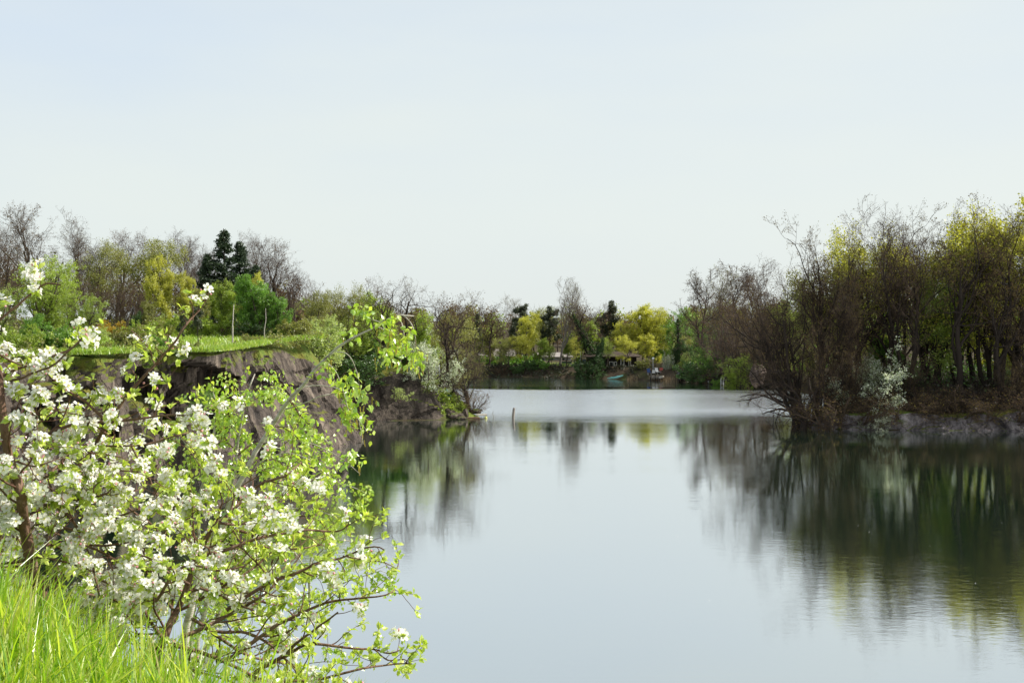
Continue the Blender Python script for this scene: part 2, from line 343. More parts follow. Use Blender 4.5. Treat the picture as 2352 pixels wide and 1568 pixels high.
def grid(xs, ys, hf, name, mats, smooth=True):
    Xg, Yg = np.meshgrid(xs, ys); V = np.stack([Xg, Yg, hf(Xg.ravel(), Yg.ravel()).reshape(Xg.shape)], -1).reshape(-1, 3)
    nx, ny = len(xs), len(ys); i = np.arange(ny-1)[:, None]*nx+np.arange(nx-1)[None]
    F = np.stack([i, i+1, i+nx+1, i+nx], -1).reshape(-1, 4)
    return mk(name, V, F, mats, None, smooth)
def groundmat():
    m, t = mat('ground'); L = t.links.new
    o = N(t, 'ShaderNodeOutputMaterial'); p = N(t, 'ShaderNodeBsdfPrincipled'); c = N(t, 'ShaderNodeTexCoord')
    n = N(t, 'ShaderNodeTexNoise'); n.inputs['Scale'].default_value = .5; n.inputs['Detail'].default_value = 9; n.inputs['Roughness'].default_value = .7; L(c.outputs['Object'], n.inputs[0])
    a = N(t, 'ShaderNodeAttribute', attribute_name='lawn')
    g = N(t, 'ShaderNodeValToRGB'); set_ramp(g, [(.3, (.09, .13, .018)), (.5, (.17, .25, .03)), (.68, (.26, .29, .06))]); L(n.outputs[0], g.inputs[0])
    b = N(t, 'ShaderNodeValToRGB'); set_ramp(b, [(.35, (.035, .026, .018)), (.5, (.06, .045, .03)), (.68, (.05, .065, .018))]); L(n.outputs[0], b.inputs[0])
    mxx = N(t, 'ShaderNodeMix', data_type='RGBA'); L(a.outputs['Fac'], mxx.inputs[0]); L(b.outputs[0], mxx.inputs[6]); L(g.outputs[0], mxx.inputs[7])
    L(mxx.outputs[2], p.inputs['Base Color']); p.inputs['Roughness'].default_value = .95; p.inputs['Specular IOR Level'].default_value = .1
    bu = N(t, 'ShaderNodeBump'); bu.inputs['Strength'].default_value = .6; bu.inputs['Distance'].default_value = .15
    n2 = N(t, 'ShaderNodeTexNoise'); n2.inputs['Scale'].default_value = 4; n2.inputs['Detail'].default_value = 6; L(c.outputs['Object'], n2.inputs[0]); L(n2.outputs[0], bu.inputs['Height']); L(bu.outputs[0], p.inputs['Normal'])
    L(p.outputs[0], o.inputs[0]); return m
M['ground'] = groundmat()
def axis(lo, a, b, hi, st):
    mid = np.arange(a, b, st); k = np.arange(1, 24); g = st*np.cumsum(1.32**k)
    return np.concatenate([(a-g[a-g > lo])[::-1], mid, b+g[b+g < hi]])
gx = axis(-2500, -60, 75, 2500, .8); gy = axis(-2500, 30, 200, 3000, .8)
ground = grid(gx, gy, gh, 'ground', [M['ground']]); tag(ground, kind='structure')
co = np.zeros(len(ground.data.vertices)*3, np.float32); ground.data.vertices.foreach_get('co', co); co = co.reshape(-1, 3)
at = ground.data.attributes.new('lawn', 'FLOAT', 'POINT')
lw = ss(sdist(co[:, 0], co[:, 1], PLAT), -1, 1)*ss(-co[:, 1], -98, -90)
lw = np.maximum(lw, ss(co[:, 1], 181, 183)*ss(-co[:, 1], -196, -190)*.9*ss(co[:, 0], 5, 8)*ss(-co[:, 0], -16, -12))
lw = np.maximum(lw, .55*ss(-co[:, 0], -3, 3)*ss(co[:, 1], 100, 102)*ss(-co[:, 1], -125, -115))
at.data.foreach_set('value', lw.astype(np.float32))
bank = grid(axis(-60, -6, 6, 60, .12), axis(-40, -1, 9, 22, .12), near_h, 'grass_bank', [M['ground']]); tag(bank, kind='structure')
at = bank.data.attributes.new('lawn', 'FLOAT', 'POINT'); at.data.foreach_set('value', np.full(len(bank.data.vertices), .8, np.float32))

# ------------------------------------------------------------------ water
def watermat():
    m, t = mat('water'); L = t.links.new
    o = N(t, 'ShaderNodeOutputMaterial'); c = N(t, 'ShaderNodeTexCoord'); sp = N(t, 'ShaderNodeSeparateXYZ'); L(c.outputs['Object'], sp.inputs[0])
    # calm / wind-ruffled zones, wavering edges
    ne = N(t, 'ShaderNodeTexNoise'); ne.inputs['Scale'].default_value = .06; ne.inputs['Detail'].default_value = 4
    me_ = N(t, 'ShaderNodeMapping'); me_.inputs['Scale'].default_value = (.5, 1, 1); L(c.outputs['Object'], me_.inputs[0]); L(me_.outputs[0], ne.inputs[0])
    yy = N(t, 'ShaderNodeMath', operation='MULTIPLY_ADD'); yy.inputs[1].default_value = 12; L(ne.outputs[0], yy.inputs[0]); L(sp.outputs[1], yy.inputs[2])
    def mrange(a, b, lo=0, hi=1):
        r = N(t, 'ShaderNodeMapRange', interpolation_type='SMOOTHSTEP'); r.inputs['From Min'].default_value = a; r.inputs['From Max'].default_value = b
        r.inputs['To Min'].default_value = lo; r.inputs['To Max'].default_value = hi; L(yy.outputs[0], r.inputs[0]); return r
    r1 = mrange(101, 118); r2 = mrange(149, 153, 1, 0); r3 = mrange(156, 160, 0, .3)
    band = N(t, 'ShaderNodeMath', operation='MULTIPLY'); L(r1.outputs[0], band.inputs[0]); L(r2.outputs[0], band.inputs[1])
    bm = N(t, 'ShaderNodeMath', operation='ADD'); L(band.outputs[0], bm.inputs[0]); L(r3.outputs[0], bm.inputs[1])
    # ripples
    mp = N(t, 'ShaderNodeMapping'); mp.inputs['Scale'].default_value = (.55, 1.0, 1); mp.inputs['Rotation'].default_value = (0, 0, .12); L(c.outputs['Object'], mp.inputs[0])
    n1 = N(t, 'ShaderNodeTexNoise'); n1.inputs['Scale'].default_value = 3.4; n1.inputs['Detail'].default_value = 4; n1.inputs['Roughness'].default_value = .6; L(mp.outputs[0], n1.inputs[0])
    n2 = N(t, 'ShaderNodeTexNoise'); n2.inputs['Scale'].default_value = .5; n2.inputs['Detail'].default_value = 2; L(mp.outputs[0], n2.inputs[0])
    hs = N(t, 'ShaderNodeMath', operation='MULTIPLY_ADD'); hs.inputs[1].default_value = 1.2; L(n2.outputs[0], hs.inputs[0]); L(n1.outputs[0], hs.inputs[2])
    dist = N(t, 'ShaderNodeMapRange'); dist.inputs['To Min'].default_value = .0032; dist.inputs['To Max'].default_value = .06; L(bm.outputs[0], dist.inputs[0])
    b = N(t, 'ShaderNodeBump'); b.inputs['Strength'].default_value = 1.0; npch = N(t, 'ShaderNodeTexNoise'); npch.inputs['Scale'].default_value = .07; npch.inputs['Detail'].default_value = 3; L(mp.outputs[0], npch.inputs[0])
    pm = N(t, 'ShaderNodeMapRange'); pm.inputs['From Min'].default_value = .4; pm.inputs['From Max'].default_value = .62; pm.inputs['To Min'].default_value = .6; pm.inputs['To Max'].default_value = 1.9; L(npch.outputs[0], pm.inputs[0])
    dm = N(t, 'ShaderNodeMath', operation='MULTIPLY'); L(dist.outputs[0], dm.inputs[0]); L(pm.outputs[0], dm.inputs[1]); L(dm.outputs[0], b.inputs['Distance']); L(hs.outputs[0], b.inputs['Height'])
    ro = N(t, 'ShaderNodeMapRange'); ro.inputs['To Min'].default_value = .014; ro.inputs['To Max'].default_value = .26; L(bm.outputs[0], ro.inputs[0])
    gl = N(t, 'ShaderNodeBsdfGlossy'); gl.inputs['Color'].default_value = (.97, .98, 1.0, 1); L(ro.outputs[0], gl.inputs['Roughness']); L(b.outputs[0], gl.inputs['Normal'])
    df = N(t, 'ShaderNodeBsdfDiffuse'); df.inputs[0].default_value = (.012, .040, .018, 1)
    lwt = N(t, 'ShaderNodeLayerWeight'); lwt.inputs[0].default_value = .5
    fr = N(t, 'ShaderNodeMapRange'); fr.inputs['From Min'].default_value = .60; fr.inputs['From Max'].default_value = .93; fr.inputs['To Min'].default_value = .70; fr.inputs['To Max'].default_value = .94
    L(lwt.outputs['Facing'], fr.inputs[0])
    mxs = N(t, 'ShaderNodeMixShader'); L(fr.outputs[0], mxs.inputs[0]); L(df.outputs[0], mxs.inputs[1]); L(gl.outputs[0], mxs.inputs[2]); L(mxs.outputs[0], o.inputs[0])
    return m
M['water'] = watermat()
wat = mk('water', [(-110, -32, 0), (130, -32, 0), (130, 190, 0), (-110, 190, 0)], np.array([(0, 1, 2, 3)]), [M['water']]); tag(wat, kind='structure')

# ------------------------------------------------------------------ cliffs
def resample(pts, step):
    pts = np.asarray(pts, float); d = np.r_[0, np.cumsum(np.linalg.norm(np.diff(pts, axis=0), axis=1))]
    n = max(2, int(d[-1]/step)); s = np.linspace(0, d[-1], n)
    return np.stack([np.interp(s, d, pts[:, k]) for k in range(pts.shape[1])], 1)
def cliff(name, base, rim, step, mat_, amp=1.0, seed=0, back=1.2, prof=.0, mossf=None, carve=None):
    base = np.asarray(base, float); rim = np.asarray(rim, float)
    d = np.r_[0, np.cumsum(np.linalg.norm(np.diff(base, axis=0), axis=1)+np.linalg.norm(np.diff(rim[:, :2], axis=0), axis=1))]/2
    n = int(d[-1]/step); s = np.linspace(0, d[-1], n)
    B = np.stack([np.interp(s, d, base[:, k]) for k in (0, 1)]+[0*s-.6], 1); R = np.stack([np.interp(s, d, rim[:, k]) for k in (0, 1, 2)], 1)
    R[:, 2] += .22*vnoise(R*.5, seed+30)-.12; R[:, :2] += .35*np.stack([vnoise(R*.45, seed+31), vnoise(R*.45, seed+32)], 1)
    m = int(8/step); tt = np.linspace(0, 1, m)
    V = B[:, None]*(1-tt)[None, :, None]+R[:, None]*tt[None, :, None]
    V[..., :2] += prof*np.sin(np.pi*tt)[None, :, None]*(B-R)[:, None, :2]
    tan = unit(np.gradient(B[:, :2], axis=0)); nor = np.stack([tan[:, 1], -tan[:, 0], 0*tan[:, 0]], 1)[:, None]
    a = .5; Rm = np.array([(math.cos(a), 0, math.sin(a)), (0, 1, 0), (-math.sin(a), 0, math.cos(a))])
    q = V@Rm.T; wv = np.stack([vnoise(q*.4, seed+1), vnoise(q*.4, seed+2), vnoise(q*.4, seed+3)], -1)
    q = q+.9*wv
    disp = .42*cell(q/np.array((2.6, 2.6, 4.2)), seed)+.24*cell(q/np.array((1.1, 1.2, 2.3))+5, seed+7)+.055*cell(q/np.array((.5, .5, .8)), seed+9)+.16*fbm(V*.35, 3, seed)+.06*fbm(V*2.2, 2, seed)
    fade = np.minimum(1, (1-tt)*5+.25)[None, :]*np.minimum(1, .5+tt*2)[None, :]
    V = V+nor*(disp*fade*amp)[..., None]; V[..., 2] += (.05*cell(q*.9, seed+4)+.08*vnoise(V*1.1, seed+6))*np.sin(np.pi*tt)[None, :]*amp
    if carve: V = carve(V, tt)
    # top shelf running back under the turf
    rows = [V]
    for bk, dz in ((.3, .03), (1.0, .05), (2.0, .05), (3.2, .0), (4.4, -.5)):
        if bk > back: break
        rw = V[:, -1:]-nor*bk; hz = plat_h(rw[..., 0], rw[..., 1]) if back > 2 else rw[..., 2]; wt = min(1, bk/1.5)
        rw[..., 2] = rw[..., 2]*(1-wt)+hz*wt+dz+.08*vnoise(rw*.9, seed+12); rows.append(rw)
    V = np.concatenate(rows, 1); K = V.shape[1]; nr = K-m
    i = np.arange(n-1)[:, None]*K+np.arange(K-1)[None]
    F = np.stack([i, i+K, i+K+1, i+1], -1).reshape(-1, 4)
    o = mk(name, V.reshape(-1, 3), F, [mat_]); tag(o, kind='structure'); q = V.reshape(-1, 3)
    tv = np.tile(np.r_[tt, np.full(nr, 1.3)], n)
    mo = .38*ss(tv+.10*vnoise(q*.8, 5), .86, 1.0)+(mossf(q, tv) if mossf else 0)
    o.data.attributes.new('moss', 'FLOAT', 'POINT').data.foreach_set('value', mo.astype(np.float32)); return o
cb = [(-34, 34), (-28, 46), (-24.5, 53), (-23.8, 58), (-21.8, 58.3), (-20.3, 63), (-17.4, 63.6), (-15.5, 69), (-13, 76), (-10.6, 82), (-12.5, 87), (-16, 95)]
cr = [(-37, 38, 7.1), (-30.5, 49, 7.1), (-26.3, 55, 7.1), (-24.8, 59.6, 7.1), (-22.7, 60, 7.15), (-20.9, 64.4, 7.15), (-18.0, 64.8, 7.1), (-17.5, 70, 7.2), (-16.6, 77, 7.2), (-14.4, 83, 6.0), (-15.5, 88, 5.6), (-18, 95, 5.2)]
def moss_near(q, t):
    px = CX+q[:, 0]/q[:, 1]*FP
    return .22*ss(-px, -400, -300)*ss(px, 60, 190)*ss(t, .25, .6)+.16*ss(-px, -330, -200)*ss(-t, -.5, -.2)*(vnoise(q*.3, 8) > 0)
def carve_near(V, tt):
    px = CX+V[..., 0]/V[..., 1]*FP; py = HY+(CZ-V[..., 2])/V[..., 1]*FP
    for a, b, c, d, dep in ((388, 500, 832, 985, 2.3), (292, 352, 850, 925, 1.7), (55, 112, 905, 970, 1.7), (226, 262, 925, 1010, 1.4), (560, 606, 860, 915, .7)):
        jit = 16*vnoise(V*.6, 3)+8*vnoise(V*1.7, 4)-.22*(px-a)*(dep > 2); k = ss(px+jit, a-3, a+3)*ss(-(px+jit), -b-3, -b+3)*ss(py+jit, c-5, c+5)*ss(-(py+jit), -d-14, -d+14)
        V[..., 1] += dep*k; V[..., 0] -= dep*.55*k
    return V
cliff('rock_cliff', cb, cr, .17, M['rock'], 1.15, 3, mossf=moss_near, carve=carve_near, back=5)
cliff('far_rock_cliff', [(-17, 96.5), (-15, 98.5), (-10, 99.4), (-6.3, 100), (-4.8, 102), (-5.2, 104.5)], [(-18, 100, 5.1), (-14.5, 101.3, 5.0), (-11, 102, 4.8), (-8.9, 102.6, 4.4), (-7.6, 103.6, 3.6), (-7.6, 105.5, 3.2)], .2, M['rock'], .55, 21)
# low rock ledge of the right bank and of the far shore
cliff('rock_ledge', [(27.4, 101.5), (25.2, 94), (24.9, 92), (28, 90.8), (34, 90.2), (42, 89.7), (55, 86.7), (80, 79)], [(28.4, 101.3, 1.2), (26.2, 94, 1.3), (25.9, 93, 1.3), (28.4, 92.2, 1.4), (34.3, 91.6, 1.5), (42.3, 91.2, 1.6), (55.5, 88.2, 1.6), (80.5, 80.5, 1.6)], .2, M['rock_bank'], .5, 33)

# ------------------------------------------------------------------ tree growing
UP = np.array((0, 0, 1.0))
def walk(r, p0, d0, L, S_, wig, trop, r0, r1):
    B = len(p0); Pn = np.zeros((B, S_+1, 3)); Pn[:, 0] = p0; d = unit(d0); st = (L/S_)[:, None]
    for k in range(S_):
        d = unit(d+wig*r.normal(size=(B, 3))+np.asarray(trop)*UP); Pn[:, k+1] = Pn[:, k]+d*st
    t = np.linspace(0, 1, S_+1)[None]; return Pn, r0[:, None]*(1-t)+r1[:, None]*t
def kids(r, Pn, R, n, ang, L, S_, wig, trop, t0=.2, t1=1., rr=.6, taper=.35, shrink=.35, rmin=0):
    B, K, _ = Pn.shape; k = np.tile(np.arange(n), B); b = np.repeat(np.arange(B), n); L = np.broadcast_to(L, (B,))[b]
    t = np.clip(t0+(t1-t0)*(k+r.random(B*n))/n, 0, .9999)*(K-1); i = t.astype(int); f = (t-i)[:, None]
    p = Pn[b, i]*(1-f)+Pn[b, i+1]*f; T = unit(Pn[b, i+1]-Pn[b, i]); rad = R[b, i]*(1-f[:, 0])+R[b, i+1]*f[:, 0]
    perp = unit(np.cross(T, r.normal(size=T.shape))); a = np.radians(ang)*(.6+.8*r.random(B*n))[:, None]
    d = np.cos(a)*T+np.sin(a)*perp; Ls = L*(.6+.6*r.random(B*n))*(1-shrink*t/(K-1))
    r0 = np.maximum(rad*rr, rmin); return walk(r, p, d, Ls, S_, wig, trop, r0, r0*taper)
def trunks(r, n, H, rad, spread, wig, S_=9, trop=.06, lean=(0, 0)):
    p = np.zeros((n, 3)); p[:, :2] = r.normal(size=(n, 2))*rad*1.2*(n > 1); p[:, 2] = -.6
    a = r.random(n)*6.28+np.arange(n)*6.28/max(1, n); d = np.stack([np.cos(a)*spread+lean[0], np.sin(a)*spread+lean[1], np.ones(n)], 1)
    if n == 1: d = np.array([[lean[0], lean[1], 1.0]])
    return walk(r, p, d, H*(.85+.3*r.random(n)), S_, wig, trop, np.full(n, rad), np.full(n, rad*.3))
LEAF = (np.array([(0, 0, 0), (.5, .32, .08), (1, 0, 0), (.5, -.32, .08)]), [np.array([(0, 1, 2), (0, 2, 3)])])
CLUMP = (np.array([(-.5, -.1, 0), (.0, -.45, .1), (.55, .05, 0), (.1, .4, -.1), (-.35, .35, .1)]), [np.array([(0, 1, 2, 3), ]), np.array([(0, 3, 4)])])
QUAD = (np.array([(-.5, -.15, .05), (.1, -.5, -.05), (.5, .1, .05), (-.1, .5, -.05)]), [np.array([(0, 1, 2, 3)])])

def branch_mesh(name, parts, mat_):
    mb = MB()
    for Pn, R, s in parts:
        V, F = tubes(Pn, R, s); mb.add(V, F)
    return mb.out(name, [mat_], smooth=True, link=False)
def ends(parts, m, r, jit, lo=.35):
    pts = []
    for Pn in parts:
        B, K, _ = Pn.shape; n = max(1, int(m*B/sum(len(q) for q in parts))); b = r.integers(0, B, n); t = (lo+(1-lo)*r.random(n))*(K-1)*.999; i = t.astype(int); f = (t-i)[:, None]
        pts.append(Pn[b, i]*(1-f)+Pn[b, i+1]*f+jit*r.normal(size=(n, 3)))
    return np.concatenate(pts)
def foliage(name, r, pts, size, tmpl, mat_, var=.4, up=None, gap=None):
    M_ = rot_rand(r, len(pts)) if up is None else rot_rand(r, len(pts), up, .7)
    if gap is not None: kp = vnoise(pts*gap, 7) > -.22; pts, M_ = pts[kp], M_[kp]
    V, F = scatter(tmpl[0], tmpl[1], pts, M_, size*(1-var+2*var*r.random(len(pts))))
    return mk(name, V, F, [mat_], None, False, link=False)

PROTO = {}
def proto(key, seed, kind, **k):
    """one tree: list of (part name, mesh), with height normalised to 1 at the top"""
    r = np.random.default_rng(seed); parts = []
    if kind == 'bare':
        H = 10; g = k.get('wig', .16); tp = k.get('trop', .12); sp = k.get('ang', 34)
        T = trunks(r, k.get('n', 1), H*k.get('th', .72), k.get('rad', .17), k.get('spread', .35), g*.7, 9, .1, k.get('lean', (0, 0)))
        a = kids(r, *T, k.get('n1', 9), sp, H*k.get('l1', .42), 7, g, tp, k.get('t0', .28), 1, .62, .3)
        rr_ = k.get('rr', .55); rk = k.get('rk', 1.0)
        b = kids(r, *a, k.get('n2', 7), sp*1.15, H*k.get('l2', .20), 5, g*1.2, tp, .2, 1, rr_, .35)
        c = kids(r, *b, k.get('n3', 5), 42, H*.105, 4, g*1.3, tp, .15, 1, rr_, .4, rmin=.009*rk)
        d = kids(r, *c, 4, 46, H*.055, 3, g*1.3, tp*.6, .15, 1, .6, .45, rmin=.0055*rk)
        e = kids(r, *d, k.get('n5', 2), 45, H*.030, 2, g, 0, .2, 1, .8, .5, rmin=.0042*rk)
        parts = [('trunk', branch_mesh('trunk', [(*T, 8), (*a, 6), (*b, 4)], None)), ('crown', branch_mesh('crown', [(*c, 3), (*d, 3), (*e, 3)], None))]
        if k.get('buds', 0): parts.append(('foliage', foliage('foliage', r, ends([d[0], e[0]], k['buds'], r, .05), k.get('bs', .07), QUAD, None)))
        tops = e[0][:, -1, 2]
    elif kind == 'leafy':
        H = 10; g = k.get('wig', .14)
        T = trunks(r, k.get('n', 1), H*k.get('th', .75), k.get('rad', .14), k.get('spread', .4), g*.6, 8, .1, k.get('lean', (0, 0)))
        a = kids(r, *T, k.get('n1', 11), k.get('ang', 50), H*k.get('l1', .34), 6, g, k.get('trop', .06), k.get('t0', .18), 1, .5, .3, shrink=k.get('shr', .5))
        b = kids(r, *a, 7, 48, H*.17, 4, g, .04, .2, 1, .55, .4)
        c = kids(r, *b, 5, 50, H*.085, 3, g, k.get('droop', 0), .2, 1, .6, .5, rmin=.008)
        parts = [('trunk', branch_mesh('trunk', [(*T, 7), (*a, 5), (*b, 3)], None)), ('crown', branch_mesh('crown', [(*c, 3)], None)),
                 ('foliage', foliage('foliage', r, ends([b[0], c[0]], k.get('leaves', 15000), r, k.get('jit', .17)), k.get('ls', .15), QUAD, None, gap=1.5))]
        tops = np.sort(c[0][:, -1, 2])
    elif kind == 'shrub':
        H = 4
        T = trunks(r, k.get('n', 8), H*.7, .05, k.get('spread', .75), .16, 6, .04)
        a = kids(r, *T, 8, 48, H*k.get('l1', .32), 5, .18, .06, .1, 1, .55, .4)
        b = kids(r, *a, 6, 50, H*.15, 3, .2, .04, .15, 1, .6, .5, rmin=.006)
        c = kids(r, *b, 3, 50, H*.07, 2, .2, .0, .2, 1, .8, .5, rmin=.005)
        parts = [('stems', branch_mesh('stems', [(*T, 5), (*a, 4), (*b, 3), (*c, 3)], None))]
        if k.get('leaves', 9000): parts.append(('foliage', foliage('foliage', r, ends([b[0], c[0]], k.get('leaves', 9000), r, .06), k.get('ls', .10), QUAD, None)))
        tops = c[0][:, -1, 2]
    elif kind == 'spruce':
        H = 10; T = walk(r, np.array([[0, 0, -.5]]), np.array([[0, 0, 1.]]), np.array([H+.5]), 10, .012, .1, np.array([.16]), np.array([.02]))
        z = np.concatenate([[h]*int(9-3*h/H) for h in np.arange(.5, H*.98, .36)]); z = z+.1*r.normal(size=len(z)); n = len(z); an = r.random(n)*6.28
        Lb = np.clip((1-z/H), .03, 1)**.95*H*.25*(.65+.6*r.random(n)); d = np.stack([np.cos(an), np.sin(an), .25-.5*(1-z/H)], 1)
        p = np.stack([0*z, 0*z, z], 1); a = walk(r, p, d, Lb, 6, .06, .03, np.full(n, .025), np.full(n, .006))
        b = kids(r, *a, 9, 55, .42, 3, .12, -.12, .15, 1, .6, .5)
        parts = [('trunk', branch_mesh('trunk', [(*T, 7), (*a, 4)], None)), ('needles', foliage('needles', r, np.concatenate([ends([b[0]], 22000, r, .03, .0), ends([a[0]], 6000, r, .05, .1)]), .125, LEAF, None))]
        tops = np.array([H]*9)
    elif kind == 'pine':
        H = 10; T = walk(r, np.array([[0, 0, -.5]]), np.array([[0, 0, 1.]]), np.array([H*.92]), 9, .05, .1, np.array([.15]), np.array([.05]))
        a = kids(r, *T, 22, 66, H*.26, 5, .12, .08, k.get('t0', .3), 1, .4, .35, shrink=.55)
        b = kids(r, *a, 6, 45, H*.08, 3, .15, .15, .35, 1, .5, .5)
        parts = [('trunk', branch_mesh('trunk', [(*T, 7), (*a, 4), (*b, 3)], None)), ('needles', foliage('needles', r, ends([b[0]], 15000, r, .13, .5), .17, LEAF, None))]
        tops = b[0][:, -1, 2]
    h = float(np.sort(tops)[-max(1, len(tops)//300)])
    wd = 0
    for nm, o in parts:
        me = o.data; o.data.transform(Matrix.Scale(1/h, 4))
    PROTO[key] = [(nm, o.data) for nm, o in parts]
    for nm, o in parts: bpy.data.objects.remove(o)

for i in range(3): proto('bare%d' % i, 10+i, 'bare', wig=.17, ang=27, th=.62, l1=.42, n1=7, n2=6, n3=4, trop=.13, rad=.15, buds=2200, bs=.045)
for i in range(2): proto('fine%d' % i, 20+i, 'bare', wig=.13, ang=24, th=.7, l1=.36, n=2, spread=.18, rad=.11, buds=1500, bs=.045, n5=2, n2=5)
proto('crown0', 34, 'bare', wig=.21, ang=33, th=.58, l1=.46, n1=8, n2=5, n3=3, n5=1, trop=.12, rad=.19, rr=.68, buds=3000, bs=.045, l2=.22)
proto('crown1', 35, 'bare', wig=.24, ang=36, th=.5, l1=.50, n1=6, n2=5, n3=3, n5=1, trop=.10, rad=.155, n=2, spread=.22, rr=.68, buds=3000, bs=.045, l2=.22)
proto('tall', 36, 'bare', wig=.18, ang=32, th=.74, l1=.34, n1=10, n2=5, n3=4, trop=.12, rad=.15, rr=.7, rk=1.7, buds=1800, bs=.06, t0=.34)
proto('fan', 30, 'bare', wig=.07, ang=30, th=.8, l1=.5, t0=.32, n1=12, trop=.16, rad=.15, buds=1200, bs=.05, rk=1.5, rr=.65, n3=4)
for i in range(2): proto('gnarl%d' % i, 40+i, 'bare', wig=.30, ang=44, th=.6, l1=.42, n1=6, n2=5, n3=4, n5=1, t0=.42, rad=.19, rr=.72, buds=900, bs=.05)
proto('spread', 45, 'bare', wig=.2, ang=52, th=.5, l1=.52, n=3, spread=.6, n1=8, t0=.15, trop=.03, buds=4000, bs=.055)
proto('leaner', 47, 'bare', wig=.19, ang=40, th=.62, l1=.5, n=3, spread=.25, lean=(-.42, 0), n1=8, n2=6, t0=.2, trop=.05, n3=4, buds=3000, bs=.045)
proto('twigbush', 46, 'bare', wig=.2, ang=50, th=.6, l1=.42, n=5, spread=.6, n1=7, n2=5, n3=4, n5=1, t0=.08, rad=.10, buds=5000, bs=.055)
for i in range(2): proto('leaf%d' % i, 50+i, 'leafy', leaves=30000, ls=.105)
proto('light0', 55, 'leafy', leaves=20000, ls=.08, ang=38, trop=.12, l1=.4, t0=.3, wig=.17)
proto('light1', 56, 'leafy', leaves=18000, ls=.078, ang=34, trop=.12, l1=.42, t0=.35, wig=.19, n=2, spread=.2)
proto('willow', 57, 'leafy', leaves=34000, ls=.09, n=4, spread=.45, ang=44, t0=.1, l1=.36, jit=.1)
proto('dense', 58, 'leafy', leaves=42000, ls=.115, n=3, spread=.5, ang=55, t0=.06, l1=.36, jit=.14)
for i in range(2): proto('shrub%d' % i, 60+i, 'shrub')
proto('thin_shrub', 63, 'shrub', n=5, leaves=2500, ls=.09)
proto('bloom', 64, 'shrub', n=8, leaves=9500, ls=.07, l1=.42, spread=.9)
proto('bare_shrub', 65, 'shrub', n=11, leaves=1500, ls=.06, spread=.9)
proto('spruce', 70, 'spruce'); proto('pine0', 71, 'pine'); proto('pine1', 72, 'pine', t0=.45)

def tree(key, px, py, Y, label, wx=1.0, mats=('bark_far', 'twig', 'bud'), cat='tree', group=None, name='tree', zb=None, sink=.15, rz=None):
    """px, py: where the top stands in the view, at the true distance Y; height follows from the ground under it"""
    x = X(px, Y); z0 = float(top_h(x, Y)[0]) if zb is None else zb
    z0 -= sink; h = (Z(py, Y)-z0)*(.99 if key[:5] == 'crown' else 1)
    o = empty(name, (x, Y, z0), rng.random()*6.28 if rz is None else rz, label, cat, group)
    o.scale = (h*wx, h*wx, h)
    mm = list(mats)
    for i, (nm, me) in enumerate(PROTO[key]):
        c = bpy.data.objects.new(nm, me); C.objects.link(c); c.parent = o
        if len(me.materials) == 0: me.materials.append(M[mm[min(i, len(mm)-1)]])
        c.material_slots[0].link = 'OBJECT'; c.material_slots[0].material = M[mm[min(i, len(mm)-1)]]
    return o
BB = ('bark_far', 'twig', 'bud'); BD = ('bark_dark', 'twig_dark', 'bud_dark'); BP = ('bark_grey', 'twig_pale', 'leaf_olive')
def LF(m, b='bark_far', t='twig'): return (b, t, m)
def SH(m, b='twig'): return (b, m)

# --- trees on the grassy cliff top, left
G1 = 'bare trees behind the cliff top lawn'
for i, (k, px, py, Y, wx, mt, lb) in enumerate([
    ('bare0', -25, 500, 101, 1.04, BB, 'bare grey tree at the left edge of the picture, behind the leafy green willow'),
    ('fine0', 25, 505, 106, 1.17, BB, 'slim bare tree, second from the left edge on the skyline'),
    ('bare1', 92, 468, 99, 1.10, BB, 'tallest bare tree on the left skyline, forked crown over the willow'),
    ('bare2', 160, 478, 101, 1.04, BB, 'bare tree just right of the tallest one on the left skyline'),
    ('fine1', 205, 512, 104, 1.17, LF('leaf_olive'), 'bare tree with yellow buds, left of the dip in the left skyline'),
    ('light1', 236, 545, 98, 1.04, LF('leaf_olive'), 'thin tree with yellowish new leaves above the brown thicket'),
    ('bare1', 268, 528, 108, 1.04, BB, 'bare twiggy tree above the dip between willow and spruce'),
    ('light0', 322, 545, 100, 1.10, LF('leaf_olive'), 'sparse olive-budded tree midway between willow and spruce'),
    ('bare0', 372, 528, 107, 1.04, BB, 'bare tree left of the spruce, above the upright yellow-green tree'),
    ('fine0', 415, 530, 104, 1.17, BB, 'slender bare tree touching the spruce on its left'),
    ('fine1', 455, 538, 109, 1.17, BB, 'bare tree whose twigs stick out left behind the spruce'),
    ('bare2', 548, 532, 108, 1.04, BB, 'bare tree peeping out right behind the spruce'),
    ('fine0', 592, 534, 104, 1.23, BB, 'bare dome-shaped tree right of the spruce'),
    ('bare1', 640, 545, 102, 1.10, BB, 'bare tree right of the dome-shaped one, above the bright green maple'),
    ('fine1', 668, 590, 104, 1.23, BB, 'lower bare tree at the right end of the left skyline group')]):
    tree(k, px, py, Y, lb, wx, mt, group=G1, name='bare_tree')
tree('willow', 100, 585, 82, 'big light green leafy willow at the left edge behind the blossom', 1.15, LF('leaf_lime'), name='leafy_tree')
tree('willow', -5, 640, 80, 'pale green leafy tree at the very left edge beside the willow', 1.1, LF('leaf_pale'), name='leafy_tree')
tree('willow', 185, 665, 80, 'lower light green willow on the right side of the big one', 1.1, LF('leaf_lime'), name='leafy_tree')
tree('dense', 60, 720, 76, 'dark green bushy tree under the willow at the left', 1.2, LF('leaf_green'), name='leafy_tree')
tree('twigbush', 225, 620, 91, 'brown leafless thicket tree right of the willow', .9, BB, name='bare_tree')
tree('twigbush', 285, 610, 93, 'brown leafless thicket tree in the middle of the three', .9, BB, name='bare_tree')
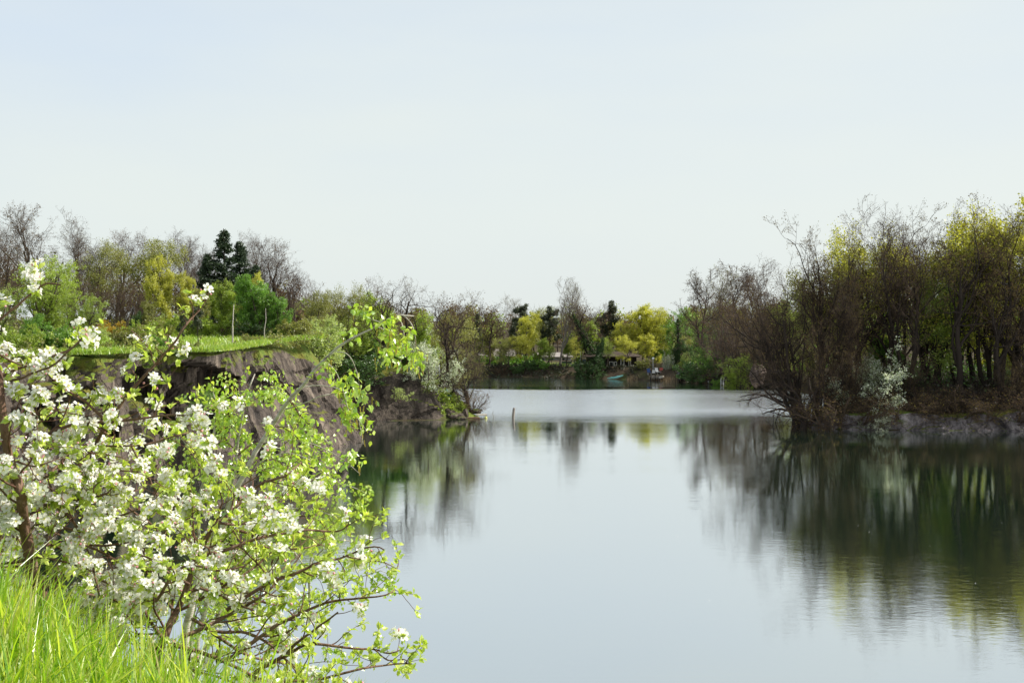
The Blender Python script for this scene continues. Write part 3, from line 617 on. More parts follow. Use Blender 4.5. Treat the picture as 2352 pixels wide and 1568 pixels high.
tree('twigbush', 335, 630, 92, 'brown leafless thicket tree beside the upright yellow-green one', .9, BB, name='bare_tree')
tree('leaf1', 385, 582, 87, 'upright yellow-green young tree left of the spruce', .62, LF('leaf_yellow'), name='leafy_tree')
tree('leaf0', 428, 625, 88, 'lower yellow-green tree between the upright one and the spruce', .75, LF('leaf_yellow'), name='leafy_tree')
tree('leaf0', 340, 690, 85, 'small olive tree under the brown thicket', .8, LF('leaf_olive'), name='leafy_tree')
tree('dense', 310, 715, 86, 'dark evergreen-looking bush in the shade of the thicket', .8, LF('leaf_deep', 'bark_dark'), name='leafy_tree')
tree('spruce', 513, 525, 92, 'tallest dark green spruce on the left skyline', 1.35, ('bark_dark', 'needle'), 'spruce', 'dark spruces on the cliff top', 'spruce_tree')
tree('spruce', 552, 552, 93, 'dark spruce leaning on the right side of the tallest one', 1.35, ('bark_dark', 'needle'), 'spruce', 'dark spruces on the cliff top', 'spruce_tree')
tree('spruce', 476, 580, 91, 'shorter dark spruce on the left side of the tallest one', 1.35, ('bark_dark', 'needle'), 'spruce', 'dark spruces on the cliff top', 'spruce_tree')
tree('spruce', 586, 606, 92, 'smallest dark spruce, right end of the clump', 1.35, ('bark_dark', 'needle'), 'spruce', 'dark spruces on the cliff top', 'spruce_tree')
tree('leaf1', 520, 640, 88, 'fresh green tree in front of the spruce foot', .9, LF('leaf_lime'), name='leafy_tree')
tree('leaf0', 573, 625, 88, 'small yellow tree between spruce and bright green maple', .7, LF('leaf_yellow'), name='leafy_tree')
tree('leaf0', 465, 665, 87, 'olive young tree left of the spruce foot', .8, LF('leaf_olive'), name='leafy_tree')
tree('dense', 612, 632, 86, 'round bright green maple at the back of the lawn', .98, LF('leaf_green'), name='leafy_tree')
tree('dense', 565, 680, 86.5, 'deep green left half of the bushes beside the round maple', .85, LF('leaf_green'), name='leafy_tree')
tree('dense', 655, 672, 86, 'lower bright green bush on the right flank of the round maple', .9, LF('leaf_green'), name='leafy_tree')
tree('shrub0', 570, 735, 84, 'dark ivy-like bush under the round maple', 1.5, SH('ivy', 'twig_dark'), 'shrub', name='shrub')
for i, (px, py, Y, mt, lb) in enumerate([(262, 735, 84, 'forsythia', 'yellow forsythia bush in flower left of the lawn'),
    (215, 745, 80, 'leaf_pale', 'pale green bush left of the yellow forsythia'), (372, 735, 82, 'leaf_olive', 'olive bush at the left end of the lawn'),
    (405, 720, 84, 'leaf_lime', 'fresh green bush at the back of the lawn left of the small pines'), (500, 715, 85, 'leaf_lime', 'light green bush left of the round maple'),
    (690, 725, 84, 'leaf_olive', 'olive bush at the right back corner of the lawn'), (160, 790, 72, 'leaf_lime', 'light green bush at the left cliff edge'),
    (90, 800, 68, 'leaf_green', 'green bush hanging over the left end of the cliff'), (20, 790, 66, 'leaf_lime', 'green bush at the left edge above the cliff'),
    (368, 768, 69, 'leaf_green', 'green bush on the brink above the dark rock recess'), (235, 780, 70, 'leaf_olive', 'mossy green low bush on the cliff brink at the left')]):
    tree('shrub%d' % (i % 2), px, py, Y, lb, 1.35, SH(mt), 'shrub', name='shrub')
for i, (px, py, Y, mt, lb, wx) in enumerate([(45, 745, 62, 'leaf_lime', 'bright green bush in front of the willow at the left edge', 1.2), (125, 738, 64, 'leaf_green', 'green bush in front of the willow, right of the brightest one', 1.2),
    (188, 752, 65, 'leaf_lime', 'light green bush where the lawn meets the mossy rocks', 1.1), (300, 745, 72, 'leaf_olive', 'brownish bush between forsythia and lawn', 1.2),
    (340, 735, 74, 'leaf_lime', 'light green bush at the left end of the open lawn', 1.1), (445, 784, 68, 'leaf_olive', 'low yellowish bush on the brink right of the dark recess', 1.5),
    (575, 766, 76, 'leaf_olive', 'low scrubby bush on the brink below the white birch stem', 1.6), (655, 756, 84, 'leaf_lime', 'low bush on the brink near the right end of the lawn', 1.4),
    (690, 745, 84, 'leaf_pale', 'pale bush at the right end of the lawn in front of the olive one', 1.2), (748, 740, 88, 'leaf_pale', 'pale green bush spilling over the right shoulder of the cliff', 1.1)]):
    tree('shrub%d' % (i % 2), px, py, Y, lb, wx, SH(mt), 'shrub', name='shrub', zb=5.6 if px == 748 else None)
tree('pine1', 457, 700, 75, 'small scrubby pine standing on the lawn near the cliff edge', .95, ('bark_dark', 'needle_far'), 'pine', None, 'pine_tree')
tree('pine0', 420, 715, 78, 'small scrubby pine further back on the lawn, left of the other', .8, ('bark_dark', 'needle_far'), 'pine', None, 'pine_tree')

# --- middle: from the lawn to the headland
tree('gnarl0', 735, 632, 98, 'bare crooked tree right behind the right corner of the lawn', .95, BB, name='bare_tree')
tree('light0', 712, 665, 95, 'olive thin-leaved tree behind the right corner of the lawn', .8, LF('leaf_olive'), name='leafy_tree')
tree('light1', 770, 648, 100, 'sparse olive tree with bare twig ends, left of the yellow-green birch', .9, LF('leaf_olive'), name='leafy_tree')
tree('leaf1', 818, 668, 104, 'yellow-green birch-like tree in the gap left of the crooked bare trees', .9, LF('leaf_lime'), name='leafy_tree')
tree('gnarl1', 800, 640, 110, 'bare thin tree above the yellow-green birch-like one', .8, BB, name='bare_tree')
tree('willow', 742, 722, 91, 'pale green feathery shrub tree at the right end of the lawn', 1.15, LF('leaf_pale'), name='leafy_tree', zb=6)
tree('willow', 818, 705, 102, 'pale green feathery tree behind the arching birch twig', 1.1, LF('leaf_lime'), name='leafy_tree')
tree('dense', 862, 735, 105, 'green bush overhanging the gap between the two cliffs', 1.0, LF('leaf_green'), name='leafy_tree')
tree('gnarl0', 890, 628, 104, 'dark crooked bare tree with twisted top, left of the pair', 1.0, BD, group='crooked bare trees near the headland', name='bare_tree')
tree('gnarl1', 945, 642, 105, 'dark crooked bare tree in the middle above the far cliff', 1.0, BD, group='crooked bare trees near the headland', name='bare_tree')
tree('gnarl0', 1000, 655, 106, 'dark crooked bare tree over the white-blossoming bush', .95, BD, group='crooked bare trees near the headland', name='bare_tree', rz=2)
tree('gnarl1', 1052, 672, 105, 'tall dark bare tree at the headland, closest to the open water', .85, BD, group='crooked bare trees near the headland', name='bare_tree', rz=1)
tree('leaf0', 905, 705, 112, 'fresh green tree behind the crooked bare pair', 1.0, LF('leaf_lime'), name='leafy_tree')
tree('leaf1', 960, 715, 114, 'lime green tree behind the white-blossoming bush', .9, LF('leaf_lime'), name='leafy_tree')
tree('light0', 1020, 720, 116, 'olive tree behind the headland', .9, LF('leaf_olive'), name='leafy_tree')
tree('bloom', 985, 748, 102.5, 'white-blossoming tall bush over the far cliff edge', .85, SH('white_bloom'), 'shrub', name='flowering_shrub', zb=3.6)
tree('shrub0', 860, 778, 103.5, 'dark green bush on top of the far cliff, left part', 1.2, SH('leaf_deep'), 'shrub', name='shrub')
tree('shrub1', 910, 782, 104, 'dark green bush on top of the far cliff, middle', 1.3, SH('leaf_green'), 'shrub', name='shrub')
tree('shrub0', 948, 808, 104, 'dark green bush on top of the far cliff, right part', 1.3, SH('leaf_deep'), 'shrub', name='shrub')
tree('shrub1', 812, 800, 99.8, 'dark bush in the notch between near and far cliff', 1.5, SH('leaf_deep', 'twig_dark'), 'shrub', name='shrub', zb=3.6)
tree('thin_shrub', 918, 888, 99, 'small pale shrub rooted in the face of the far cliff', 1.1, SH('leaf_pale'), 'shrub', name='shrub', zb=2.1)
tree('thin_shrub', 470, 893, 64, 'small green shrub growing in the dark rock recess', 1.2, SH('leaf_green'), 'shrub', name='shrub', zb=4.1)
tree('thin_shrub', 388, 1010, 60, 'small green tuft on the lower part of the near cliff', 1.1, SH('leaf_green'), 'shrub', name='shrub', zb=1.8)
tree('thin_shrub', 990, 870, 101.5, 'green shrub on the slanting slabs of the far cliff', 1.0, SH('leaf_lime'), 'shrub', name='shrub', zb=2.6)
tree('spread', 1078, 770, 104, 'low spreading bare tree with brown buds at the tip of the headland', .75, LF('leaf_olive', 'bark_dark', 'twig_dark'), name='bare_tree', zb=1.3)
tree('thin_shrub', 1040, 905, 103.6, 'light green shrub at the foot of the headland trees', .9, SH('leaf_lime'), 'shrub', name='shrub')
tree('shrub1', 1058, 925, 103.2, 'low grassy green bush above the boulders of the headland', 1.0, SH('leaf_lime'), 'shrub', name='shrub')
tree('bare_shrub', 1085, 890, 104, 'bare brown many-stemmed shrub leaning over the water at the headland', 1.2, SH('bud', 'twig_dark'), 'shrub', name='shrub', zb=.9)

# --- far shore
def FT(k, px, py, Y, lb, wx=1.25, mt=BB, cat='tree', name='tree', **kw): return tree(k, px, py, Y, lb, wx, mt, cat, name=name, **kw)
FT('bare0', 1065, 690, 190, 'bare tree with crooked top left of the dark far-shore conifer', 1.22, BD, name='bare_tree')
FT('fine0', 1170, 678, 205, 'pale thin bare tree on the far skyline, left of the dark pine', 1.08, BP, name='bare_tree')
FT('spruce', 1096, 718, 188, 'dark fir at the left end of the far shore', 1.1, ('bark_dark', 'needle_far'), 'fir', 'fir_tree')
FT('tall', 1124, 696, 182, 'bare dark tree right of the far fir', 1.08, BD, name='bare_tree')
FT('bare2', 1146, 705, 184, 'brownish bare tree beside it, left of the tall pine', 1.08, BB, name='bare_tree')
FT('pine0', 1194, 700, 186, 'tallest dark pine on the left half of the far shore', 1.0, ('bark_dark', 'needle_far'), 'pine', 'pine_tree')
FT('leaf0', 1212, 716, 180, 'yellow-green tree just right of that tallest far pine', 0.94, LF('leaf_yellow'), name='leafy_tree')
FT('light0', 1236, 704, 192, 'thin greenish tree between the two dark far pines', 0.81, LF('leaf_olive'), name='leafy_tree')
FT('pine1', 1260, 704, 188, 'round-topped dark pine left of the tall fan-shaped bare tree', 1.0, ('bark_dark', 'needle_far'), 'pine', 'pine_tree')
FT('fan', 1284, 636, 181, 'tall pale bare tree with a fan-shaped crown above the far shore', 1.28, BP, name='bare_tree')
FT('tall', 1322, 688, 182, 'bare tree right of the fan-shaped one', 1.01, BB, name='bare_tree')
FT('gnarl0', 1345, 688, 186, 'thin bare tree with side-swept top above the leaning ivy trunk', 1.08, BB, name='bare_tree')
FT('gnarl1', 1372, 684, 180, 'crooked bare tree rising left of the yellow maple', 1.08, BD, name='bare_tree')
FT('pine1', 1402, 692, 190, 'dark pine behind the left flank of the yellow maple', 1.01, ('bark_dark', 'needle_far'), 'pine', 'pine_tree')
FT('leaf0', 1455, 698, 187, 'big rounded yellow maple in the middle of the far shore', 1.28, LF('leaf_yellow'), name='leafy_tree', rz=1.0)
FT('leaf1', 1425, 735, 186, 'lower yellow tree on the left flank of the big yellow maple', 1.15, LF('leaf_yellow'), name='leafy_tree')
FT('light0', 1483, 705, 186, 'thin-leaved yellowish tree on the right flank of the big yellow maple', 0.94, LF('leaf_yellow'), name='leafy_tree')
FT('leaf1', 1490, 765, 180, 'low yellow-green tree over the terrace', 1.15, LF('leaf_yellow'), name='leafy_tree')
FT('dense', 1506, 735, 196, 'round mid-green tree behind the yellow maple', 1.08, LF('leaf_green'), name='leafy_tree')
FT('willow', 1600, 706, 185, 'round bright green tree left of the tall bare tree', 1.28, LF('leaf_green'), name='leafy_tree')
FT('tall', 1618, 608, 165, 'tall bare tree with a long limb reaching left, right half of the far shore', 0.97, BD, name='bare_tree', zb=1.6)
FT('tall', 1665, 612, 172, 'pale bare tree just right of the tall bare one', 1.01, BP, name='bare_tree')
FT('tall', 1695, 600, 170, 'pale bare tree with slim stems, between the other pale ones', 1.01, BB, name='bare_tree')
FT('tall', 1738, 598, 158, 'bare pale-stemmed tree right before the dark wood', 1.01, BB, name='bare_tree')
FT('bare1', 1775, 625, 150, 'bare tree half hidden by the left edge of the dark wood', 1.01, BB, name='bare_tree')
FT('twigbush', 1672, 690, 158, 'mauve-brown bushy tree without leaves on the right far shore', 1.22, BB, name='bare_tree')
FT('twigbush', 1718, 680, 152, 'second mauve-brown bushy tree, nearer the dark wood', 1.22, BB, name='bare_tree')
FT('twigbush', 1760, 700, 148, 'reddish-brown bushy tree at the left foot of the dark wood', 1.22, BD, name='bare_tree')
FT('light1', 1560, 745, 190, 'olive tree in the low gap of the far skyline', 1.22, LF('leaf_olive'), name='leafy_tree')
FT('light0', 1580, 770, 178, 'brownish thin tree below the round bright green one', 1.22, LF('leaf_olive'), name='leafy_tree')
FT('willow', 1632, 795, 159, 'big fresh green bush drooping to the water left of the ladder', 1.1, LF('leaf_green'), name='leafy_tree')
FT('shrub0', 1612, 815, 160, 'dark green bush at the left of the big drooping one', 1.2, SH('leaf_deep'), 'shrub', 'shrub')
FT('willow', 1698, 812, 150, 'light green feathery bush right of the swimming ladder', 1.08, LF('leaf_lime'), name='leafy_tree')
FT('shrub1', 1650, 868, 156, 'low green bush at the waterline beside the ladder', 1.3, SH('leaf_green'), 'shrub', 'shrub')
FT('bloom', 1568, 792, 172, 'pale yellow-white flowering bush behind the terrace', 0.94, SH('leaf_pale'), 'shrub', 'flowering_shrub')
FT('dense', 1588, 782, 175, 'dark evergreen bush right of the pale flowering one', 1.08, LF('leaf_deep'), name='leafy_tree')
FT('dense', 1546, 790, 171, 'dark ivy column behind the terrace, left of the pale flowering bush', 0.61, LF('ivy', 'bark_dark'), name='ivy_tree')
FT('bloom', 1532, 800, 170, 'slim white-flecked ivy bush behind the terrace', 0.47, SH('white_dim'), 'shrub', 'flowering_shrub')
FT('dense', 1372, 775, 174, 'dark ivy-clad tree left of the cabin', 0.5, LF('ivy', 'bark_dark'), name='ivy_tree')
FT('shrub0', 1355, 812, 172, 'dark ivy mound at the foot of the leaning trunk', 1.0, SH('ivy', 'twig_dark'), 'shrub', 'shrub')
FT('leaf1', 1300, 760, 183, 'lime green tree behind the stairs', 1.08, LF('leaf_lime'), name='leafy_tree')
FT('leaf0', 1335, 735, 186, 'bright lime tree behind the leaning ivy trunk', 1.15, LF('leaf_lime'), name='leafy_tree')
FT('light1', 1318, 770, 178.5, 'small yellow-budded tree beside the stairs', 0.94, LF('leaf_yellow'), name='leafy_tree')
FT('leaf0', 1238, 775, 180, 'lime green small tree left of the fan-shaped one', 1.22, LF('leaf_lime'), name='leafy_tree')
FT('light0', 1205, 768, 180, 'olive-yellow small tree in front of the tall far pine', 1.28, LF('leaf_yellow'), name='leafy_tree')
FT('light1', 1170, 775, 179, 'olive thin tree left of the tall far pine', 1.28, LF('leaf_olive'), name='leafy_tree')
FT('leaf1', 1130, 765, 184, 'lime-leaved tree below the far fir', 1.22, LF('leaf_olive'), name='leafy_tree')
FT('light1', 1393, 772, 176, 'slender lime tree in front of the cabin', 1.0, LF('leaf_lime'), name='leafy_tree')
FT('light0', 1446, 768, 175.5, 'slender yellow-green tree in front of the right end of the cabin', 1.0, LF('leaf_yellow'), name='leafy_tree')
FT('light1', 1268, 790, 178.8, 'slender lime tree on the far bank before the white house', 1.0, LF('leaf_lime'), name='leafy_tree')
FT('light0', 1150, 775, 179.2, 'slender olive tree before the long low building', 1.0, LF('leaf_olive'), name='leafy_tree')
FT('shrub1', 1245, 828, 178.2, 'bright green bush hanging down the far bank left of the stairs', 1.4, SH('leaf_green'), 'shrub', 'shrub')
FT('shrub0', 1215, 822, 178.6, 'green bush on the far bank below the tall pine', 1.3, SH('leaf_deep'), 'shrub', 'shrub')
FT('shrub1', 1190, 835, 178.4, 'dark bush on the far bank, left of the hanging green one', 1.4, SH('leaf_deep', 'twig_dark'), 'shrub', 'shrub')
FT('bare_shrub', 1155, 835, 178.4, 'brown leafless bush on the far bank beside the headland twigs', 1.4, SH('bud', 'twig_dark'), 'shrub', 'shrub')
FT('shrub0', 1478, 822, 171.5, 'yellow-green bush left of the terrace', 1.1, SH('leaf_olive'), 'shrub', 'shrub')
FT('shrub1', 1455, 838, 173, 'olive bush right of the cabin door', 1.2, SH('leaf_olive'), 'shrub', 'shrub')
FT('bare_shrub', 1375, 850, 174.8, 'brown leafless bush on the bank below the cabin', 1.6, SH('bud_dark', 'twig_dark'), 'shrub', 'shrub')
FT('bare_shrub', 1435, 852, 173.2, 'brown leafless bush between cabin and reeds', 1.6, SH('bud_dark', 'twig_dark'), 'shrub', 'shrub')
FT('shrub0', 1550, 842, 168, 'clipped green bush on the bank right of the terrace', 1.1, SH('leaf_green'), 'shrub', 'shrub')
FT('shrub1', 1590, 838, 166, 'dark bush behind the small black hut', 1.3, SH('leaf_deep', 'twig_dark'), 'shrub', 'shrub')

# --- dark wood of the right bank
G2 = 'dark leafless trees of the right bank'
for k, px, py, Y, wx, lb in [
    ('leaner', 1856, 596, 94.5, .85, 'wide dark tree leaning out over the water at the left end of the right-bank wood'),
    ('crown1', 1838, 625, 99, 0.87, 'dark bare tree standing second in the right-bank wood'),
    ('crown0', 1902, 478, 98, 0.90, 'first tall dark bare tree of the right bank, its crown stepping up the skyline'),
    ('bare2', 1962, 462, 95, 0.84, 'dark bare tree left of the tall forked one on the right bank'),
    ('crown0', 2030, 450, 99, 0.87, 'dark bare tree above the white blossoming bush, rounded crown'),
    ('fine1', 2082, 452, 96, 1.09, 'tall dark tree with slim forked stems right of the white bush'),
    ('crown1', 2140, 500, 101, 0.87, 'dark bare tree under the dip in the right skyline'),
    ('crown0', 2205, 444, 95, 0.90, 'highest dark bare tree with the thick trunk on the right bank'),
    ('bare0', 2270, 462, 99, 0.87, 'dark bare tree mixed with yellow leaves, right of the thickest trunk'),
    ('fine0', 2312, 470, 94, 1.16, 'dark slim-stemmed tree near the right picture edge'),
    ('crown1', 2362, 480, 97, 0.90, 'dark bare tree cut by the right picture edge')]:
    tree(k, px, py, Y, lb, wx, BD, group=G2, name='bare_tree', rz=0 if k == 'leaner' else None)
for k, px, py, Y, wx, mt, lb in [
    ('fine0', 1868, 620, 97, 1.16, BD, 'low dark thin tree in front of the first tall right-bank one'),
    ('bare2', 1935, 610, 94, 0.87, BD, 'dark middling tree left of the white blossoming bush'),
    ('twigbush', 1880, 740, 93.6, .8, BD, 'dark brown twiggy bush tree just right of the leaning waterside stem'),
    ('twigbush', 1955, 760, 94, .8, BD, 'dark brown twiggy bush tree left of the white blossoming bush'),
    ('twigbush', 2085, 780, 94, .8, BD, 'dark brown twiggy bush tree right of the white blossoming bush'),
    ('twigbush', 2330, 800, 93, .8, BD, 'reddish-brown twiggy bush tree at the right picture edge'),
    ('crown1', 1990, 520, 101, .85, BD, 'dark crooked bare tree deeper in the wood left of the rounded crown'),
    ('crown0', 2115, 475, 103, .85, BD, 'dark bare tree deeper in the wood, behind the slim forked stems'),
    ('crown0', 2300, 560, 93.5, .85, BD, 'dark crooked tree standing at the front near the right picture edge'),
    ('crown1', 1925, 545, 102, .85, BD, 'dark crooked bare tree under the step of the right skyline'),
    ('crown0', 2450, 470, 95, .85, BD, 'first tree of the right bank beyond the picture edge'),
    ('crown1', 2560, 480, 92, .85, BD, 'second tree of the right bank beyond the picture edge'),
    ('twigbush', 2430, 760, 90.5, .9, BD, 'twiggy bush tree just beyond the right picture edge'),
    ('bare_shrub', 1905, 880, 92.3, 1.6, SH('bud_dark', 'twig_dark'), 'low dark leafless shrub on the ledge, left end of the right bank'),
    ('bare_shrub', 1965, 885, 92.3, 1.6, SH('bud_dark', 'twig_dark'), 'low dark leafless shrub on the ledge left of the lower white bush'),
    ('bare_shrub', 2060, 880, 92.2, 1.6, SH('bud_dark', 'twig_dark'), 'low dark leafless shrub on the ledge right of the lower white bush'),
    ('bare_shrub', 2125, 885, 92.2, 1.6, SH('bud_dark', 'twig_dark'), 'low dark leafless shrub below the dip in the right skyline'),
    ('bare_shrub', 2190, 880, 92.0, 1.6, SH('bud_dark', 'twig_dark'), 'low dark leafless shrub below the thickest right-bank trunk'),
    ('bare_shrub', 2255, 885, 91.8, 1.6, SH('bud_dark', 'twig_dark'), 'low dark leafless shrub second from the right picture edge'),
    ('bare_shrub', 2320, 880, 91.6, 1.6, SH('bud', 'twig_dark'), 'low rusty leafless shrub at the right picture edge')]:
    if k == 'bare_shrub': tree(k, px, py, Y, lb, wx, mt, 'shrub', name='shrub')
    else: tree(k, px, py, Y, lb, wx, mt, name='bare_tree')
G3 = 'yellow-green trees inside the right wood'
for k, px, py, Y, wx, mt, lb in [
    ('light0', 2335, 438, 97, 1.09, 'leaf_yellow', 'tall yellow-leaved tree at the right picture edge'),
    ('light1', 2262, 458, 98, 1.01, 'leaf_yellow', 'yellow-leaved tree behind the thickest right-bank trunk'),
    ('light0', 2155, 500, 99, 1.01, 'leaf_yellow', 'olive-yellow tree showing through the dip of the right skyline'),
    ('light1', 2065, 515, 101, 1.01, 'leaf_yellow', 'olive-yellow tree behind the tall forked tree of the right bank'),
    ('light0', 1985, 545, 102, 0.87, 'leaf_olive', 'olive tree behind the rounded dark crown'),
    ('light0', 2290, 600, 98, 1.01, 'leaf_yellow', 'yellow-green understorey tree near the right picture edge'),
    ('light1', 2215, 590, 99, 0.87, 'leaf_lime', 'lime understorey tree right of the thickest trunk'),
    ('light0', 2120, 640, 100, 0.87, 'leaf_lime', 'lime understorey tree between white bush and thickest trunk'),
    ('leaf1', 2020, 760, 101, 0.87, 'leaf_green', 'green understorey tree behind the white blossoming bush'),
    ('light0', 1925, 620, 103, 1.01, 'leaf_olive', 'olive tree rising behind the step of the right skyline'),
    ('light1', 1850, 700, 150, 1.30, 'leaf_lime', 'lime tree half seen through the low wide dark tree'),
    ('leaf0', 1800, 800, 146, 1.16, 'leaf_olive', 'olive bush tree behind the low wide dark tree'),
    ('light0', 2360, 780, 100, 1.16, 'leaf_yellow', 'yellowish understorey tree cut by the right picture edge')]:
    tree(k, px, py, Y, lb, wx, LF(mt, 'bark_dark', 'twig_dark'), group=G3, name='leafy_tree')
tree('bloom', 2010, 780, 94.6, 'white-blossoming bush, the larger upper one on the right bank', 1.0, SH('white_bloom', 'twig_dark'), 'shrub', name='flowering_shrub')
tree('bloom', 2022, 928, 91.3, 'small white-blossoming bush at the waterline of the right bank', 1.1, SH('white_dim', 'twig_dark'), 'shrub', name='flowering_shrub')

# ------------------------------------------------------------------ masses nobody could count
def far_wood(name, label, n, xr, yr, hr, cols, seed, per=420, size=.55, zbase=None, trunkm='bark_far'):
    r = np.random.default_rng(seed); mb = MB(); cx = r.uniform(*xr, n); cy = r.uniform(*yr, n); h = r.uniform(*hr, n)
    gz = gh(cx, cy) if zbase is None else np.full(n, zbase)
    P0 = np.stack([cx, cy, gz-.5], 1); T = walk(r, P0, np.tile(UP, (n, 1))+.12*r.normal(size=(n, 3)), h*.9, 6, .09, .1, np.full(n, .2), np.full(n, .05))
    a = kids(r, *T, 7, 32, 4.0, 4, .15, .12, .3, 1, .55, .35); b = kids(r, *a, 5, 40, 1.7, 3, .16, .1, .2, 1, .6, .4, rmin=.02)
    for q, sd in ((T, 5), (a, 3), (b, 3)): V, F = tubes(*q, sd); mb.add(V, F, 0)
    for m, f in enumerate(cols):
        sel = r.integers(0, len(cols), n) == m if len(cols) > 1 else np.ones(n, bool)
        k = np.repeat(np.where(sel)[0], per)
        d = unit(r.normal(size=(len(k), 3)))*(r.random((len(k), 1))**.4)
        c = np.stack([cx[k], cy[k], gz[k]+h[k]*.66], 1); q = d*np.stack([h[k]*.26, h[k]*.26, h[k]*.36], 1)
        pt = c+q*(1+.35*vnoise(c+q*.9, 5)[:, None])
        V, F = scatter(*QUAD, pt, rot_rand(r, len(pt)), size*(.5+r.random(len(pt)))); mb.add(V, F, m+1)
    o = mb.out(name, [M[trunkm]]+[M[c] for c in cols]); return tag(o, label, 'trees', kind='stuff')
far_wood('distant_wood', 'hazy mixed spring wood filling the background behind the far shore', 330, (-75, 75), (198, 262), (5.5, 9.5), ['leaf_olive', 'bud', 'leaf_lime', 'bud', 'leaf_olive', 'bud'], 81, per=420, size=.30)
far_wood('background_wood', 'brownish leafless wood behind the trees of the cliff top', 75, (-75, -26), (112, 135), (5, 8), ['bud', 'leaf_olive', 'bud'], 82, per=300, size=.20)
far_wood('background_wood', 'green and brown wood filling the gaps behind the dark right bank', 95, (36, 80), (112, 140), (7, 12), ['leaf_lime', 'bud_dark', 'leaf_olive', 'leaf_green'], 83, per=420, size=.26, trunkm='bark_dark')
far_wood('background_wood', 'low mixed wood on the left shore between headland and far bank', 46, (-30, -10), (112, 176), (3.6, 5.8), ['leaf_lime', 'leaf_olive', 'bud'], 84, per=300, size=.26)

def brush(name, label, pts, hmin, hmax, mstem, mleaf, nleaf, seed, ls=.09, lean=.5, rad=.012):
    r = np.random.default_rng(seed); n = len(pts); h = r.uniform(hmin, hmax, n)
    d = np.tile(UP, (n, 1))+lean*r.normal(size=(n, 3)); T = walk(r, pts, d, h, 5, .2, -.05, np.full(n, rad), np.full(n, rad*.4))
    a = kids(r, *T, 4, 50, (hmin+hmax)*.18, 3, .25, 0, .2, 1, .7, .5); mb = MB()
    for q in (T, a): V, F = tubes(*q, 3); mb.add(V, F, 0)
    if nleaf:
        p = ends([T[0], a[0], a[0]], nleaf, r, .05, .2); V, F = scatter(*QUAD, p, rot_rand(r, len(p)), ls*(.6+.8*r.random(len(p)))); mb.add(V, F, 1)
    return tag(mb.out(name, [M[mstem], M[mleaf]]), label, 'undergrowth', kind='stuff')
def sample(n, xr, yr, cond, seed, hf=gh):
    r = np.random.default_rng(seed); x = r.uniform(*xr, n); y = r.uniform(*yr, n); k = cond(x, y); x, y = x[k], y[k]
    return np.stack([x, y, hf(x, y)-.05], 1)
dl = lambda x, y: -sdist(x, y, LAKE)
brush('undergrowth', 'dark brown tangle of leafless brambles along the right bank', sample(15000, (23, 62), (84, 108), lambda x, y: (dl(x, y) > 1.7) & (dl(x, y) < 14), 1), 1.0, 2.6, 'bark_dark', 'litter', 26000, 91, .10, .6)
brush('undergrowth', 'green and brown low growth deeper in the right wood', sample(9000, (26, 80), (95, 135), lambda x, y: (dl(x, y) > 6), 2), 1.0, 3.2, 'twig_dark', 'leaf_deep', 40000, 92, .20, .5)
brush('undergrowth', 'dark brown brambles covering the bank of the far shore', sample(22000, (-22, 38), (140, 186), lambda x, y: (dl(x, y) > .1) & (dl(x, y) < 4) & ~((x > 13.5) & (x < 18.5) & (y < 173)) & ~((x > 19.5) & (x < 24.5) & (y < 171)) & ~((x > 9.4) & (x < 11.9)), 3), .3, .8, 'twig_dark', 'leaf_shade', 40000, 93, .16, .7, .018)
brush('undergrowth', 'green low growth under the far-shore trees', sample(9000, (-24, 45), (150, 200), lambda x, y: (dl(x, y) > 6) & (dl(x, y) < 22) & ~((x > 5) & (x < 27)), 4), .6, 1.6, 'twig', 'leaf_green', 30000, 94, .28, .6, .018)
brush('undergrowth', 'mixed low growth behind the cliff top lawn', sample(5000, (-60, -16), (86, 108), lambda x, y: (dl(x, y) > 3), 5), .6, 1.8, 'twig', 'leaf_olive', 22000, 95, .16, .6)
brush('undergrowth', 'green plants covering the headland slope', sample(1300, (-8, -2.5), (101, 113), lambda x, y: (dl(x, y) > 1.2), 6), .2, .7, 'twig', 'leaf_lime', 9000, 96, .12, .6)

def blades(name, label, pts, h, wd, m, seed, curve=.35, lean=.25, cat='grass', segs=4):
    r = np.random.default_rng(seed); n = len(pts); hh = h*(.55+.75*r.random(n)); a = r.random(n)*6.28
    d = np.stack([np.cos(a), np.sin(a), 0*a], 1); side = np.stack([-np.sin(a+r.normal(size=n)*.8), np.cos(a+r.normal(size=n)*.8), 0*a], 1)
    t = np.linspace(0, 1, segs+1); ln = np.abs(r.normal(size=n))*lean; cv = curve*r.random(n)**1.5
    c = pts[:, None]+hh[:, None, None]*(t[None, :, None]*UP*(1-.35*cv[:, None, None]*t[None, :, None])+d[:, None]*(ln[:, None]*t+cv[:, None]*t**2.4)[..., None])
    ww = wd*(.6+.8*r.random(n))[:, None]*np.array([1, 1.0, .85, .55, .04] if segs == 4 else np.linspace(1, .05, segs+1))
    V = np.stack([c-side[:, None]*ww[..., None]/2, c+side[:, None]*ww[..., None]/2], 2).reshape(-1, 3)
    i = (np.arange(n)*(segs+1)*2)[:, None]+np.arange(segs)[None]*2
    F = np.stack([i, i+1, i+3, i+2], -1).reshape(-1, 4)
    return tag(mk(name, V, F, [M[m]]), label, cat, kind='stuff')
pl = lambda x, y: sdist(x, y, PLAT)
pts = sample(60000, (-40, -13), (50, 96), lambda x, y: (pl(x, y) > -.25) & (y < 94) & ((pl(x, y) < 1.2) | (np.random.default_rng(1).random(len(x)) < .45)), 11, top_h)
pts[:, 2] = np.maximum(pts[:, 2], 4.8)
blades('grass', 'short grass of the cliff top lawn', pts, .30, .045, 'grass_far', 101, .6, .5)
